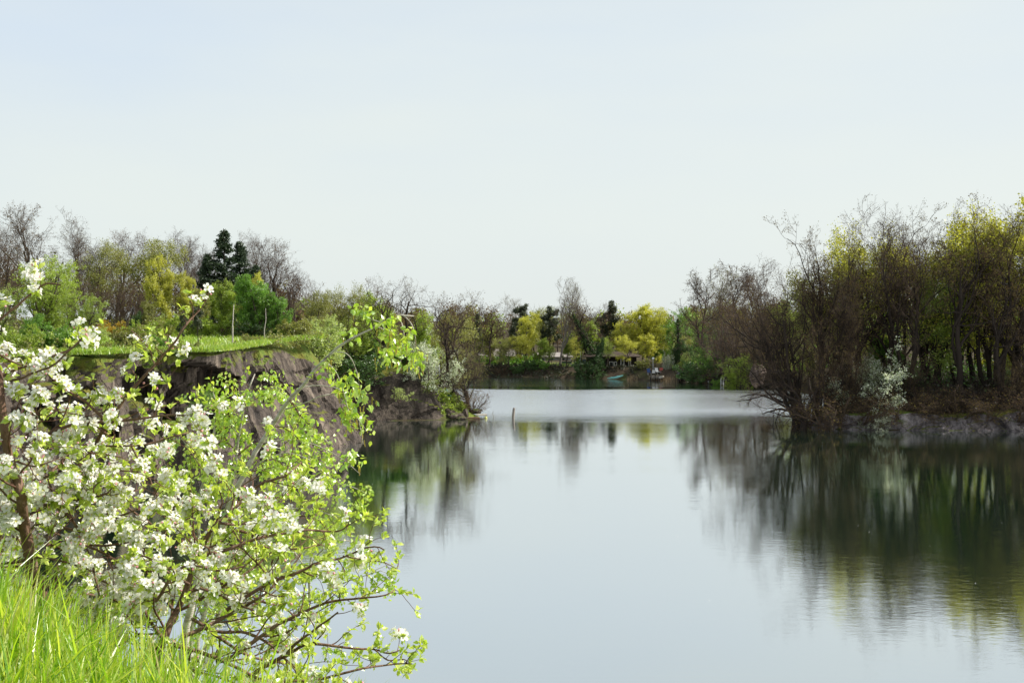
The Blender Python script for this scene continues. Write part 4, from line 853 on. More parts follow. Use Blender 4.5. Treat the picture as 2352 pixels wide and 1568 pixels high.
rr = np.random.default_rng(5); rim_ = resample(np.array([p_[:2] for p_ in cr[:10]]), .02); rim_ = np.repeat(rim_, 6, 0); rim_ = rim_+rr.normal(size=rim_.shape)*.28
blades('turf_fringe', 'ragged tufts of grass hanging over the brink of the cliff', np.stack([rim_[:, 0], rim_[:, 1], plat_h(rim_[:, 0], rim_[:, 1])+.02], 1), .34, .045, 'grass_far', 103, 1.3, .9)
rim_ = resample(np.array([p_[:2] for p_ in cr[:10]]), .12); rim_ = rim_[vnoise(np.c_[rim_*.35, rim_[:, :1]*0], 9) > -.1]; rim_ = rim_+rr.normal(size=rim_.shape)*.4
brush('undergrowth', 'low brownish scrub straggling along the brink of the near cliff', np.c_[rim_, plat_h(rim_[:, 0], rim_[:, 1])], .4, 1.1, 'twig', 'leaf_olive', 9000, 97, .10, .9)
blades('reeds', 'dry pale reeds along the terrace on the far shore', sample(9000, (16.5, 28), (156, 173), lambda x, y: (np.abs(dl(x, y)) < .6) & (vnoise(np.stack([x*.7, y*.7, 0*x], -1), 3) > -.1), 12), .85, .035, 'reed', 102, .2, .15, 'reeds')

# ------------------------------------------------------------------ foreground trees on the near bank
def catmull(p, step):
    p = np.asarray(p, float); q = np.vstack([2*p[0]-p[1], p, 2*p[-1]-p[-2]]); o = []
    for i in range(1, len(q)-2):
        n = max(2, int(np.linalg.norm(q[i+1]-q[i])/step)); t = np.linspace(0, 1, n, endpoint=False)[:, None]
        o.append(.5*((2*q[i])+(-q[i-1]+q[i+1])*t+(2*q[i-1]-5*q[i]+4*q[i+1]-q[i+2])*t**2+(-q[i-1]+3*q[i]-3*q[i+1]+q[i+2])*t**3))
    return np.vstack(o+[p[-1:]])
def limb(pts, Y0, Y1, r0, r1, r, K=22, wob=.006):
    """pts: corner points of the limb as seen, carried by a depth that runs from Y0 to Y1"""
    n = len(pts); d = np.r_[0, np.cumsum([math.hypot(pts[i+1][0]-pts[i][0], pts[i+1][1]-pts[i][1]) for i in range(n-1)])]; d = d/d[-1]
    w3 = np.array([P(p[0], p[1], Y0+(Y1-Y0)*t+.05*math.sin(9*t+p[0])) for p, t in zip(pts, d)])
    c = resample(catmull(w3, .02), 1e-9) if False else catmull(w3, .02)
    dd = np.r_[0, np.cumsum(np.linalg.norm(np.diff(c, axis=0), axis=1))]; s_ = np.linspace(0, dd[-1], K)
    c = np.stack([np.interp(s_, dd, c[:, k]) for k in range(3)], 1); c = c+wob*fbm(c*9, 2, int(pts[0][0]) % 97)[:, None]*np.array((1, 1, -.7))
    t = np.linspace(0, 1, K); return c, r0*(1-t)+r1*t
ALEAF = (np.array([(0, 0, 0), (.28, 0, .03), (.62, 0, .02), (1, 0, -.10), (.24, .20, .09), (.62, .25, .11), (.24, -.20, .09), (.62, -.25, .11)]),
         [np.array([(0, 1, 4), (0, 6, 1), (2, 3, 5), (2, 7, 3)]), np.array([(1, 2, 5, 4), (1, 6, 7, 2)])])
BLEAF = (np.array([(0, 0, 0), (.35, 0, .02), (1, 0, -.08), (.12, .22, .06), (.42, .34, .08), (.12, -.22, .06), (.42, -.34, .08)]),
         [np.array([(0, 1, 3), (0, 5, 1), (1, 2, 4), (1, 6, 2), (1, 4, 3), (1, 5, 6)])])
def flower_template(r, nfl):
    """one blossom cluster: open five-petalled flowers, a few buds, on short stalks; local size in metres"""
    mb = MB()
    for f in range(nfl):
        ax = unit(np.array([r.normal()*.75, r.normal()*.75, .55+abs(r.normal())*.5])); c = ax*(.022+.012*r.random())+np.array([r.normal(), r.normal(), r.normal()*.5])*.008
        Rm = rot_rand(r, 1, ax[None], .15)[0]; R0 = .0205*(.85+.3*r.random()); cup = .25+.5*r.random()
        for k in range(5):
            a = k*2*np.pi/5+.12*r.normal(); ca, sa = math.cos(a), math.sin(a)
            tv = np.array([(.10, 0, 0), (.55, .36, cup*.30), (.98, .26, cup*.55), (1.06, 0, cup*.50), (.98, -.26, cup*.55), (.55, -.36, cup*.30)])*R0
            tv[:, 2] += .0012*r.normal(); q = np.stack([tv[:, 0]*ca-tv[:, 1]*sa, tv[:, 0]*sa+tv[:, 1]*ca, tv[:, 2]], 1)@Rm.T+c
            mb.add(q, np.array([(0, 1, 2, 3), (0, 3, 4, 5)]), 0)
        for k in range(7):
            a = r.random()*6.28; e_ = np.array([math.cos(a)*.22, math.sin(a)*.22, .38])*R0; s_ = np.array([-math.sin(a), math.cos(a), 0])*.0009
            q = np.array([e_*0-s_, e_*0+s_, e_*1.0+s_*1.7, e_*1.0-s_*1.7])@Rm.T+c; mb.add(q, np.array([(0, 1, 2, 3)]), 1)
        V, F = tubes(np.array([[(0, 0, 0), c*.5+(0, 0, -.002), c]]), np.array([[.0011]*3]), 3); mb.add(V, F, 2)
    for f in range(r.integers(0, 3)):
        c = unit(r.normal(size=3)+np.array([0, 0, .6]))*.03; s_ = .0055
        q = np.array([(0, 0, -1.2), (1, 0, 0), (0, 1, 0), (-1, 0, 0), (0, -1, 0), (0, 0, 1.2)])*s_+c
        mb.add(q, np.array([(0, 2, 1), (0, 3, 2), (0, 4, 3), (0, 1, 4), (5, 1, 2), (5, 2, 3), (5, 3, 4), (5, 4, 1)]), 3)
    for k in range(5):
        a = r.random()*6.28; Rm = rot_rand(r, 1, np.array([[math.cos(a)*.5, math.sin(a)*.5, .8]]), .3)
        V, F = scatter(*ALEAF, np.zeros((1, 3)), Rm, [.034+.012*r.random()]); mb.add(V, F, 2)
    return mb.out('blossom_cluster', [M['petal'], M['stamen'], M['apple_leaf'], M['pink_bud']], link=False).data
rf = np.random.default_rng(400)
CLUSTERS = [flower_template(rf, n) for n in (3, 4, 5, 4, 6)]
def mesh_arrays(me):
    V = np.zeros(len(me.vertices)*3); me.vertices.foreach_get('co', V); V = V.reshape(-1, 3)
    F = {3: [], 4: []}; Mx = {3: [], 4: []}
    for p in me.polygons: F[len(p.vertices)].append(tuple(p.vertices)); Mx[len(p.vertices)].append(p.material_index)
    return V, F, Mx
CA = [mesh_arrays(me) for me in CLUSTERS]

def apple_tree(label, trunk, limbs, seed, bloom, base, density=1.0):
    """trunk / limbs: lists of (points, Y0, Y1, r0, r1); bloom(px) = share of spurs that carry blossom"""
    r = np.random.default_rng(seed); root = empty('apple_tree', base, 0, label, 'tree'); inv = -np.array(base)
    def add(o): o.parent = root; o.location = inv; return o
    mb = MB()
    for t in trunk: c, R = limb(*t, r, 26); V, F = tubes(c[None], R[None], 10); mb.add(V, F)
    add(mb.out('trunk', [M['apple_bark']], True))
    main = [limb(*l, r, 24) for l in trunk]+[limb(*l, r, 24) for l in limbs]; nt_ = len(trunk)
    for c, R in main[nt_:]:
        V, F = tubes(c[None], R[None], 7); add(mk('branch', V, F, [M['apple_bark']], None, True))
    A = (np.stack([m[0] for m in main]), np.stack([m[1] for m in main])); ln = np.linalg.norm(np.diff(A[0], axis=1), axis=2).sum(1)
    tw = MB(); spur_p, spur_d = [], []
    def grow(A_, per_m, ang, L, S_, wig, trop, rr, t0=.08):
        ln_ = np.linalg.norm(np.diff(A_[0], axis=1), axis=2).sum(1); outp = []
        for nk in np.unique(np.maximum(1, (ln_*per_m).astype(int))):
            sel = np.maximum(1, (ln_*per_m).astype(int)) == nk
            outp.append(kids(r, A_[0][sel], A_[1][sel], int(nk), ang, np.broadcast_to(L, (len(sel),))[sel], S_, wig, trop, t0, 1, rr, .45, .2, .0016))
        return np.concatenate([o_[0] for o_ in outp]), np.concatenate([o_[1] for o_ in outp])
    A2 = (A[0][nt_-1:], np.minimum(A[1][nt_-1:], .009))
    my = HY+(CZ-A2[0][..., 2].mean(1))/A2[0][..., 1].mean(1)*FP; mx_ = CX+A2[0][..., 0].mean(1)/A2[0][..., 1].mean(1)*FP
    spare = (my < 945) & (mx_ < 560); spare[0] = False
    b = grow((A2[0][~spare], A2[1][~spare]), 11.5*density, 48, (.27*(1-.62*ss(mx_, 600, 800)))[~spare], 8, .13, .03, .55); b_ = grow((A2[0][spare], A2[1][spare]), 7, 50, .085, 8, .13, .05, .5) if spare.any() else None
    if b_ is not None: b_[1][:] = np.clip(b_[1], .0012, .0024); b[1][:] = np.clip(b[1], .0014, .0045)
    c = grow(b, 12*density, 50, .11, 5, .16, .07, .7); c[1][:] = np.clip(c[1], .0012, .0026)
    for q, sd in ((b, 5), (c, 4))+(((b_, 4),) if b_ is not None else ()): V, F = tubes(*q, sd); tw.add(V, F)
    sp = grow(A2, 9*density, 60, .035, 2, .2, .1, .5); V, F = tubes(*sp, 4); tw.add(V, F)
    tag(add(tw.out('twigs', [M['twig_near']], True)), kind='stuff')
    # spurs: twig tips and nodes along them
    for q, lo, m in ((c, .3, 2.0), (b, .3, 1.5), (sp, .9, 1))+(((b_, .8, 1.0),) if b_ is not None else ()):
        n = int(len(q[0])*m); bi = r.integers(0, len(q[0]), n); K = q[0].shape[1]; t = (lo+(1-lo)*r.random(n)); t[:len(q[0])] = .999; bi[:len(q[0])] = np.arange(len(q[0]))[:n]; t = np.minimum(t, .999)*(K-1)
        i = t.astype(int); f = (t-i)[:, None]; spur_p.append(q[0][bi, i]*(1-f)+q[0][bi, i+1]*f); spur_d.append(unit(q[0][bi, i+1]-q[0][bi, i]))
    sp_, sdn = np.concatenate(spur_p), np.concatenate(spur_d)
    px = CX+sp_[:, 0]/sp_[:, 1]*FP
    isb = r.random(len(sp_)) < np.array([bloom(v) for v in px])*(.55+.9*(vnoise(sp_*5, 6) > -.1))
    ls = sp_[~isb]; ld = sdn[~isb]; n = 6; pos = np.repeat(ls, n, 0)+.004*r.normal(size=(len(ls)*n, 3)); dd = np.repeat(ld, n, 0)
    x = unit(dd*.5+r.normal(size=pos.shape)*.8+np.array((0, 0, .35))); up = unit(np.array((0, 0, 1.))+.6*r.normal(size=pos.shape)); y = unit(np.cross(up, x)); z = np.cross(x, y)
    V, F = scatter(*ALEAF, pos, np.stack([x, y, z], -1), .018+.019*r.random(len(pos))); add(mk('leaves', V, F, [M['apple_leaf']], None, False))
    bp, bd = sp_[isb], sdn[isb]; order = np.argsort(bp[:, 1]+.0*bp[:, 0]); bp, bd = bp[order], bd[order]
    Rb = rot_rand(r, len(bp), unit(bd+np.array((.1, -.45, .75))), .45); kk = r.integers(0, 5, len(bp)); sc = .74+.34*r.random(len(bp))
    step = max(1, len(bp)//100); picked = set(list(range(0, len(bp), step))[:100]); rest = MB()
    for i in range(len(bp)):
        if i in picked:
            o = bpy.data.objects.new('blossom_cluster', CLUSTERS[kk[i]]); C.objects.link(o); o.parent = root
            o.matrix_local = Matrix.Translation(Vector(bp[i]+inv))@Matrix(Rb[i].tolist()).to_4x4()@Matrix.Scale(sc[i], 4)
        else:
            V, F, Mx = CA[kk[i]]; V = (V*sc[i])@Rb[i].T+bp[i]
            for k in (3, 4):
                if F[k]: rest.F[k].append(np.array(F[k])+rest.n); rest.M[k].append(np.array(Mx[k]))
            rest.V.append(V); rest.n += len(V)
    if rest.n: tag(add(rest.out('blossoms', [M['petal'], M['stamen'], M['apple_leaf'], M['pink_bud']])), kind='stuff')
    print('apple', len(sp_), 'spurs', len(bp), 'clusters'); return root

def gz_near(x, y): return float(near_h(np.array([x]), np.array([y]))[0])
YA = 4.15
bx = X(100, YA); bzA = gz_near(bx, YA)
apple_tree('white-blossoming apple tree with a thick brown trunk at the left edge behind tall grass',
  [([(150, 1620), (120, 1480), (100, 1390), (75, 1300), (55, 1200), (50, 1130), (32, 1080), (16, 1010), (5, 930), (-6, 850), (-20, 760)], YA, YA-.1, .030, .010)],
  [([(-40, 760), (10, 728), (64, 677), (105, 652), (140, 655)], 4.2, 4.2, .006, .0028), ([(90, 664), (80, 652), (66, 626)], 4.2, 4.15, .004, .002),
   ([(-20, 900), (6, 862), (96, 826), (159, 802), (198, 770), (236, 742)], 4.3, 4.1, .007, .0026), ([(-15, 885), (0, 876), (54, 865), (112, 843), (150, 812), (186, 782)], 4.2, 4.0, .006, .0026),
   ([(0, 815), (40, 835), (86, 842), (120, 846)], 4.1, 4.2, .004, .002),
   ([(96, 824), (108, 856), (135, 880), (159, 900), (195, 922), (240, 962)], 4.1, 4.3, .0045, .0055),
   ([(128, 1140), (143, 1114), (185, 1062), (213, 1027), (246, 975), (279, 924), (319, 875), (354, 837), (389, 802), (424, 751), (452, 719), (470, 690), (478, 668)], 4.6, 4.3, .011, .0028),
   ([(442, 735), (443, 709), (438, 690)], 4.32, 4.3, .003, .002), ([(354, 837), (340, 800), (319, 776), (298, 757)], 4.45, 4.4, .0035, .002), ([(389, 802), (386, 780), (392, 765)], 4.4, 4.4, .003, .002),
   ([(319, 875), (300, 845), (290, 830)], 4.5, 4.4, .003, .002),
   ([(82, 1010), (110, 993), (154, 978), (231, 968), (300, 962), (359, 957), (436, 955), (480, 967)], 4.4, 4.2, .008, .0026),
   ([(22, 1000), (45, 1022), (72, 1029), (110, 1029), (151, 1045), (190, 1060)], 4.45, 4.3, .006, .003),
   ([(110, 1010), (126, 1016), (205, 1022), (282, 1024), (346, 1019), (400, 1001), (445, 990)], 4.5, 4.4, .005, .0026),
   ([(52, 1138), (78, 1152), (103, 1160), (128, 1157), (190, 1145), (236, 1137), (262, 1120)], 4.45, 4.3, .011, .003),
   ([(56, 1114), (87, 1101), (154, 1083), (205, 1073), (260, 1080), (320, 1082)], 4.45, 4.2, .007, .0028),
   ([(60, 1230), (87, 1204), (144, 1188), (180, 1165), (215, 1130), (230, 1105)], 4.5, 4.3, .007, .003),
   ([(120, 1340), (138, 1314), (192, 1250), (176, 1209), (150, 1175), (125, 1140), (112, 1100)], 4.4, 4.2, .010, .003),
   ([(192, 1250), (256, 1252), (328, 1237), (392, 1211), (440, 1190)], 4.35, 4.2, .005, .0025),
   ([(192, 1250), (240, 1270), (290, 1300), (340, 1310), (385, 1330)], 4.3, 4.4, .005, .0025),
   ([(200, 1260), (215, 1300), (225, 1350), (230, 1420)], 4.4, 4.4, .004, .004),
   ([(-30, 1130), (10, 1165), (40, 1200), (52, 1225)], 4.7, 4.5, .012, .014), ([(-30, 1200), (0, 1240), (20, 1300), (40, 1380)], 4.9, 4.9, .014, .02),
   ([(-30, 1060), (0, 1040), (40, 1060), (80, 1070), (120, 1060)], 4.2, 4.1, .006, .003), ([(-30, 960), (0, 980), (30, 965), (70, 950), (110, 935)], 4.2, 4.0, .006, .0025),
   ([(-30, 1300), (30, 1290), (90, 1280), (150, 1290), (210, 1310)], 4.2, 4.1, .006, .003), ([(110, 1200), (170, 1215), (230, 1200), (290, 1180), (340, 1150), (372, 1110)], 4.7, 4.6, .007, .0026),
   ([(230, 1100), (262, 1120), (300, 1170), (345, 1200), (390, 1250)], 4.6, 4.8, .005, .003), ([(300, 1020), (338, 1088), (374, 1160), (405, 1204)], 4.9, 4.9, .004, .005),
   ([(100, 1380), (160, 1360), (230, 1370), (300, 1400), (360, 1430)], 4.5, 4.6, .007, .003), ([(60, 1260), (120, 1250), (190, 1300), (250, 1340), (320, 1350)], 4.7, 4.9, .007, .003),
   ([(-30, 1180), (30, 1150), (100, 1210), (170, 1240)], 5.0, 5.0, .008, .003), ([(-30, 1400), (40, 1350), (100, 1340), (160, 1400)], 4.5, 4.3, .007, .003), ([(56, 1140), (110, 1090), (160, 1050), (220, 1040), (280, 1050)], 4.9, 5.1, .008, .003),
   ([(20, 1060), (60, 1000), (100, 960), (140, 940)], 4.8, 4.9, .006, .003), ([(110, 1420), (180, 1440), (250, 1450), (330, 1480)], 4.6, 4.5, .006, .003)],
  501, lambda v: .60 if v < 330 else .42, (bx, YA, bzA-.3), .95)
YB = 4.2
bx = X(395, YB); bzB = gz_near(bx, YB)
apple_tree('second apple tree, leaning right with fresh yellow-green leaves and fewer blossoms, over the water',
  [([(330, 1660), (355, 1530), (385, 1440), (402, 1404), (430, 1340), (448, 1289), (469, 1255), (481, 1222), (502, 1200), (530, 1176), (572, 1134), (615, 1106), (651, 1094), (690, 1060)], YB, YB+.3, .019, .003)],
  [([(462, 1280), (475, 1274), (524, 1261), (585, 1237), (661, 1222), (706, 1216), (773, 1219), (800, 1203)], 4.2, 4.3, .008, .0026),
   ([(500, 1200), (550, 1205), (600, 1190), (660, 1180), (700, 1185)], 4.3, 4.5, .005, .0024),
   ([(520, 1400), (600, 1350), (667, 1319), (722, 1295), (791, 1277), (837, 1261), (868, 1255), (882, 1262)], 4.1, 4.2, .008, .0024),
   ([(790, 1277), (840, 1285), (880, 1290), (910, 1305)], 4.2, 4.2, .003, .0018),
   ([(420, 1460), (463, 1441), (539, 1404), (597, 1371), (655, 1316), (690, 1270)], 4.0, 4.1, .008, .003),
   ([(500, 1520), (548, 1499), (627, 1438), (694, 1407), (761, 1380), (828, 1374), (889, 1365), (905, 1352)], 4.1, 4.2, .009, .0024),
   ([(560, 1560), (603, 1532), (676, 1490), (712, 1477), (798, 1487), (860, 1490), (889, 1499), (925, 1488)], 4.0, 4.1, .008, .0022),
   ([(860, 1490), (890, 1515), (925, 1512), (943, 1523)], 4.1, 4.1, .003, .0018),
   ([(600, 1580), (651, 1566), (737, 1560), (828, 1535), (904, 1523), (943, 1524)], 3.95, 4.0, .007, .0022),
   ([(660, 1500), (700, 1459), (752, 1423), (775, 1405)], 4.0, 3.95, .006, .003), ([(460, 1350), (502, 1365), (542, 1386), (580, 1400)], 4.0, 4.0, .005, .003),
   ([(410, 1400), (470, 1370), (540, 1330), (600, 1290), (640, 1250), (670, 1235)], 4.5, 4.6, .007, .003), ([(380, 1470), (340, 1420), (320, 1370), (300, 1330)], 4.2, 4.3, .008, .003),
   ([(470, 1260), (440, 1220), (430, 1170), (440, 1130)], 4.4, 4.5, .006, .0026), ([(530, 1176), (540, 1140), (560, 1110), (600, 1090)], 4.4, 4.5, .004, .0024),
   ([(430, 1340), (380, 1310), (340, 1280), (300, 1270)], 4.2, 4.1, .006, .0026), ([(400, 1480), (470, 1500), (540, 1530), (600, 1560), (680, 1585)], 3.9, 3.85, .008, .004),
   ([(440, 1420), (500, 1450), (560, 1450), (620, 1480), (690, 1540), (760, 1580)], 4.2, 4.3, .007, .003), ([(360, 1380), (420, 1300), (500, 1310), (560, 1300)], 3.9, 3.8, .006, .003), ([(360, 1530), (440, 1540), (520, 1560), (600, 1600)], 4.2, 4.2, .007, .003),
   ([(420, 1360), (520, 1340), (600, 1380), (660, 1400), (700, 1440)], 4.5, 4.7, .007, .003), ([(470, 1440), (560, 1500), (640, 1520), (720, 1530)], 4.4, 4.6, .007, .003), ([(450, 1280), (520, 1230), (590, 1180), (640, 1140)], 4.6, 4.8, .006, .003),
   ([(400, 1400), (350, 1340), (330, 1280), (340, 1220)], 4.3, 4.5, .006, .003), ([(480, 1230), (560, 1220), (620, 1260), (690, 1260), (740, 1250)], 4.5, 4.6, .006, .003)],
  502, lambda v: .32 if v < 520 else (.18 if v < 680 else .13), (bx, YB, bzB-.3), 1.0)

def birch(label, stems, limbs, seed, base, ang=45, L=.55, per=4.5, droop=-.16, leaf=.036, L2=.28, nl=6, catk=60, tipdroop=None):
    r = np.random.default_rng(seed); root = empty('birch_tree', base, 0, label, 'tree'); inv = -np.array(base)
    def add(o): o.parent = root; o.location = inv; return o
    mb = MB(); st = [limb(*s_, r, 30, .01) for s_ in stems]; lb = [limb(*s_, r, 18, .008) for s_ in limbs]
    for c, R in st: V, F = tubes(c[None], R[None], 8); mb.add(V, F)
    add(mb.out('trunk', [M['birch_bark']], True)); tw = MB()
    for c, R in lb: V, F = tubes(c[None], R[None], 5); add(mk('branch', V, F, [M['birch_bark']], None, True))
    res = []
    for c, R in st+lb:
        ln = np.linalg.norm(np.diff(c, axis=0), axis=1).sum(); n = max(2, int(ln*per))
        res.append(kids(r, c[None], np.minimum(R, .012)[None], n, ang, L*min(1, .4+ln*.4), 9, .13, droop, .15, 1, .45, .4, .3, .0022))
    b = (np.concatenate([q[0] for q in res]), np.concatenate([q[1] for q in res])); c2 = kids(r, *b, 5, 45, L2, 6, .12, droop*1.4, .15, 1, .7, .5, .2, .0015)
    for q in (b, c2): V, F = tubes(*q, 4); tw.add(V, F)
    tag(add(tw.out('twigs', [M['twig_near']], True)), kind='stuff')
    pos = np.concatenate([ends([q], int(len(q)*m), r, .012, .15) for q, m in ((b[0], nl*1.5), (c2[0], nl))])
    x = unit(r.normal(size=pos.shape)*.7+np.array((0, 0, -.75))); up = unit(r.normal(size=pos.shape)+np.array((.3, -.5, .2))); y = unit(np.cross(up, x)); z = np.cross(x, y)
    V, F = scatter(*BLEAF, pos+x*.01, np.stack([x, y, z], -1), leaf*(.6+.75*r.random(len(pos)))); add(mk('leaves', V, F, [M['birch_leaf']], None, False))
    if catk:
        cp = ends([c2[0]], catk, r, .0, .7); n = len(cp); Lc = .03+.03*r.random(n)
        T = walk(r, cp*0, np.tile((0, 0, -1.), (n, 1)), Lc, 3, .08, -.1, np.full(n, .0042), np.full(n, .0032))
        for i in range(n):
            V, F = tubes(T[0][i:i+1], T[1][i:i+1], 5); o = mk('catkin', V, F, [M['catkin']], None, True, root); o.location = cp[i]+inv
    return root
b0 = (X(400, 8.2), 8.2, gz_near(X(400, 8.2), 8.2))
birch('young birch with a pale stem arching right over the water in front of the cliffs',
  [([(400, 1640), (440, 1380), (520, 1190), (560, 1090), (600, 1015), (649, 940), (690, 891), (743, 829), (769, 806), (807, 779), (866, 750), (901, 727), (925, 720), (948, 724)], 8.2, 7.6, .034, .004)],
  [([(905, 726), (922, 740), (930, 780), (925, 820), (918, 850)], 7.6, 7.5, .004, .002), ([(925, 722), (945, 745), (955, 780), (948, 832)], 7.6, 7.5, .004, .002),
   ([(866, 750), (885, 760), (900, 785), (905, 810)], 7.7, 7.6, .004, .002), ([(880, 742), (850, 732), (828, 728), (812, 735)], 7.7, 7.8, .003, .0016),
   ([(769, 806), (800, 815), (820, 855), (826, 900)], 7.8, 7.7, .004, .002), ([(743, 829), (770, 850), (785, 890), (800, 940), (820, 975)], 7.9, 7.7, .005, .002),
   ([(649, 940), (690, 928), (730, 910), (770, 905), (800, 930), (838, 985)], 8.0, 7.7, .006, .002), ([(690, 891), (740, 885), (790, 900), (820, 950), (835, 1020)], 8.0, 7.7, .004, .002),
   ([(600, 1015), (660, 1010), (720, 1020), (780, 1050), (830, 1090)], 8.1, 7.9, .006, .002)],
  601, b0, 45, .30, 2.4, -.10, .046, .16, 5.0, 90)
b1 = (X(430, 9.3), 9.3, gz_near(X(430, 9.3), 9.3))
birch('slim leafy birch with thin upright pale stems behind the apple branches',
  [([(430, 1600), (452, 1300), (459, 1150), (475, 1090), (492, 978), (498, 930)], 9.3, 9.2, .026, .008), ([(430, 1600), (500, 1250), (535, 1100), (548, 1000), (560, 930), (574, 880), (583, 858)], 9.3, 9.2, .024, .006),
   ([(430, 1600), (540, 1300), (600, 1150), (640, 1050), (655, 980)], 9.3, 9.6, .022, .006)],
  [([(535, 1100), (600, 1060), (650, 1040), (700, 1050), (740, 1080)], 9.3, 9.2, .008, .003), ([(548, 1000), (520, 960), (500, 930), (490, 900)], 9.3, 9.4, .006, .003),
   ([(560, 930), (600, 900), (640, 890), (670, 920)], 9.3, 9.2, .006, .003), ([(600, 1150), (680, 1110), (740, 1100), (800, 1115), (838, 1130)], 9.4, 9.3, .008, .003),
   ([(475, 1090), (440, 1040), (420, 1010), (400, 1010)], 9.3, 9.2, .006, .003), ([(640, 1050), (690, 1010), (730, 1000), (760, 1020)], 9.5, 9.5, .006, .003),
   ([(500, 1250), (580, 1200), (650, 1170), (720, 1170), (780, 1190)], 9.3, 9.1, .008, .003), ([(459, 1150), (430, 1120), (395, 1110), (375, 1130)], 9.3, 9.2, .006, .003)],
  602, b1, 42, .42, 9.0, -.09, .036, .20, 9.0, 90)
b2 = (X(560, 9.5), 9.5, gz_near(X(560, 9.5), 9.5))
birch('low birch leaning far right over the water, its dark stem forking near the surface',
  [([(560, 1640), (610, 1500), (660, 1425), (694, 1392), (706, 1380), (712, 1350), (711, 1300), (722, 1270)], 9.5, 9.3, .022, .008)],
  [([(694, 1392), (737, 1365), (773, 1347), (798, 1335), (840, 1320), (875, 1310)], 9.4, 9.2, .009, .003), ([(773, 1347), (785, 1328), (790, 1300), (810, 1275), (850, 1265)], 9.3, 9.2, .006, .003),
   ([(840, 1320), (880, 1300), (905, 1295)], 9.2, 9.2, .004, .002), ([(712, 1300), (740, 1260), (780, 1240), (830, 1250), (860, 1270)], 9.3, 9.3, .006, .003), ([(875, 1310), (895, 1320), (900, 1340)], 9.2, 9.2, .003, .002),
   ([(650, 1440), (690, 1470), (740, 1480), (790, 1500)], 9.4, 9.3, .006, .003), ([(700, 1300), (660, 1240), (640, 1200), (660, 1170)], 9.4, 9.4, .006, .003)],
  603, b2, 42, .20, 5.5, -.11, .036, .12, 6, 10)

# tall grass of the near bank
r = np.random.default_rng(77); n = 26000
x = r.uniform(-2.6, .3, n); y = r.uniform(2.0, 4.4, n); pts = np.stack([x, y, near_h(x, y)-.03], 1)
g1 = blades('tall_grass', 'tall bright green meadow grass at the bottom left corner', pts, .36, .0085, 'grass_near', 701, .60, .20, segs=4)
n = 160; x = r.uniform(-1.7, -.45, n); y = r.uniform(2.8, 3.4, n)
blades('tall_grass', 'long broad arching grass leaves rising above the meadow grass', np.stack([x, y, near_h(x, y)-.03], 1), .50, .010, 'grass_near', 702, .6, .22, segs=4)

# ------------------------------------------------------------------ things of the far shore
def A(px, py, Y): return tuple(P(px, py, Y))
def box_px(mb, x0, x1, y0, y1, Y, dY, m=0):   # a box whose front face stands at distance Y
    mb.box(X(x0, Y), X(x1, Y), Y, Y+dY, Z(y1, Y), Z(y0, Y), m)
def part(root, name, build, mats, label=None, parent=None):
    mb = MB(); build(mb); o = mb.out(name, [M[m] for m in mats]); o.parent = parent or root
    o.location = (-Vector(root.location)) if parent is None else (0, 0, 0)
    if label: o['label'] = label
    return o
def window(root, x0, x1, y0, y1, Y, fr='white_paint', t=.09, name='window'):
    a, b, c, d = X(x0, Y), X(x1, Y), Z(y1, Y), Z(y0, Y)
    f = part(root, name, lambda m: (m.box(a, a+t, Y-.08, Y-.01, c, d), m.box(b-t, b, Y-.08, Y-.01, c, d), m.box(a+t, b-t, Y-.08, Y-.01, d-t, d), m.box(a+t, b-t, Y-.08, Y-.01, c, c+t)), [fr])
    part(root, 'pane', lambda m: m.box(a+t, b-t, Y-.05, Y-.02, c+t, d-t), ['glass_dark'], parent=f)

# long low building behind the trees, left
Yb = 196
r0_ = empty('long_building', (X(1070, Yb), Yb, 1.8), 0, 'long low brown building with a flat pale roof behind the left far-shore trees', 'building')
part(r0_, 'wall', lambda m: m.box(X(985, Yb), X(1176, Yb), Yb, Yb+8, .8, Z(817, Yb)), ['wall_brown'])
part(r0_, 'roof', lambda m: (m.add([(X(978, Yb), Yb-.8, Z(817, Yb)), (X(1183, Yb), Yb-.8, Z(817, Yb)), (X(1183, Yb), Yb+4, Z(803, Yb)), (X(978, Yb), Yb+4, Z(803, Yb)), (X(1183, Yb), Yb+8.8, Z(817, Yb)), (X(978, Yb), Yb+8.8, Z(817, Yb))], np.array([(0, 1, 2, 3), (3, 2, 4, 5)])),
    m.box(X(978, Yb), X(1183, Yb), Yb-.8, Yb-.65, Z(818.5, Yb), Z(817, Yb)-.003)), ['roof_pale'])
for q in range(8):
    if q not in (3,): window(r0_, 995+q*22, 1006+q*22, 824, 834, Yb, t=.06)
window(r0_, 1066, 1074, 823, 843, Yb, t=.08, name='door')
# white house
Yb = 203
r0_ = empty('white_house', (X(1255, Yb), Yb, 1.8), 0, 'low white house with a shallow pale roof behind the trees left of the stairs', 'house')
part(r0_, 'wall', lambda m: m.box(X(1238, Yb), X(1312, Yb), Yb, Yb+7, .8, Z(819, Yb)), ['wall_white'])
part(r0_, 'roof', lambda m: m.add([(X(1234, Yb), Yb-.6, Z(819, Yb)), (X(1317, Yb), Yb-.6, Z(819, Yb)), (X(1317, Yb), Yb+3.5, Z(810, Yb)), (X(1234, Yb), Yb+3.5, Z(810, Yb)), (X(1317, Yb), Yb+7.6, Z(819, Yb)), (X(1234, Yb), Yb+7.6, Z(819, Yb))], np.array([(0, 1, 2, 3), (3, 2, 4, 5)])), ['roof_pale'])
window(r0_, 1242, 1249, 823, 832, Yb, 'blue_paint', .07); window(r0_, 1290, 1298, 822, 830, Yb, t=.07)
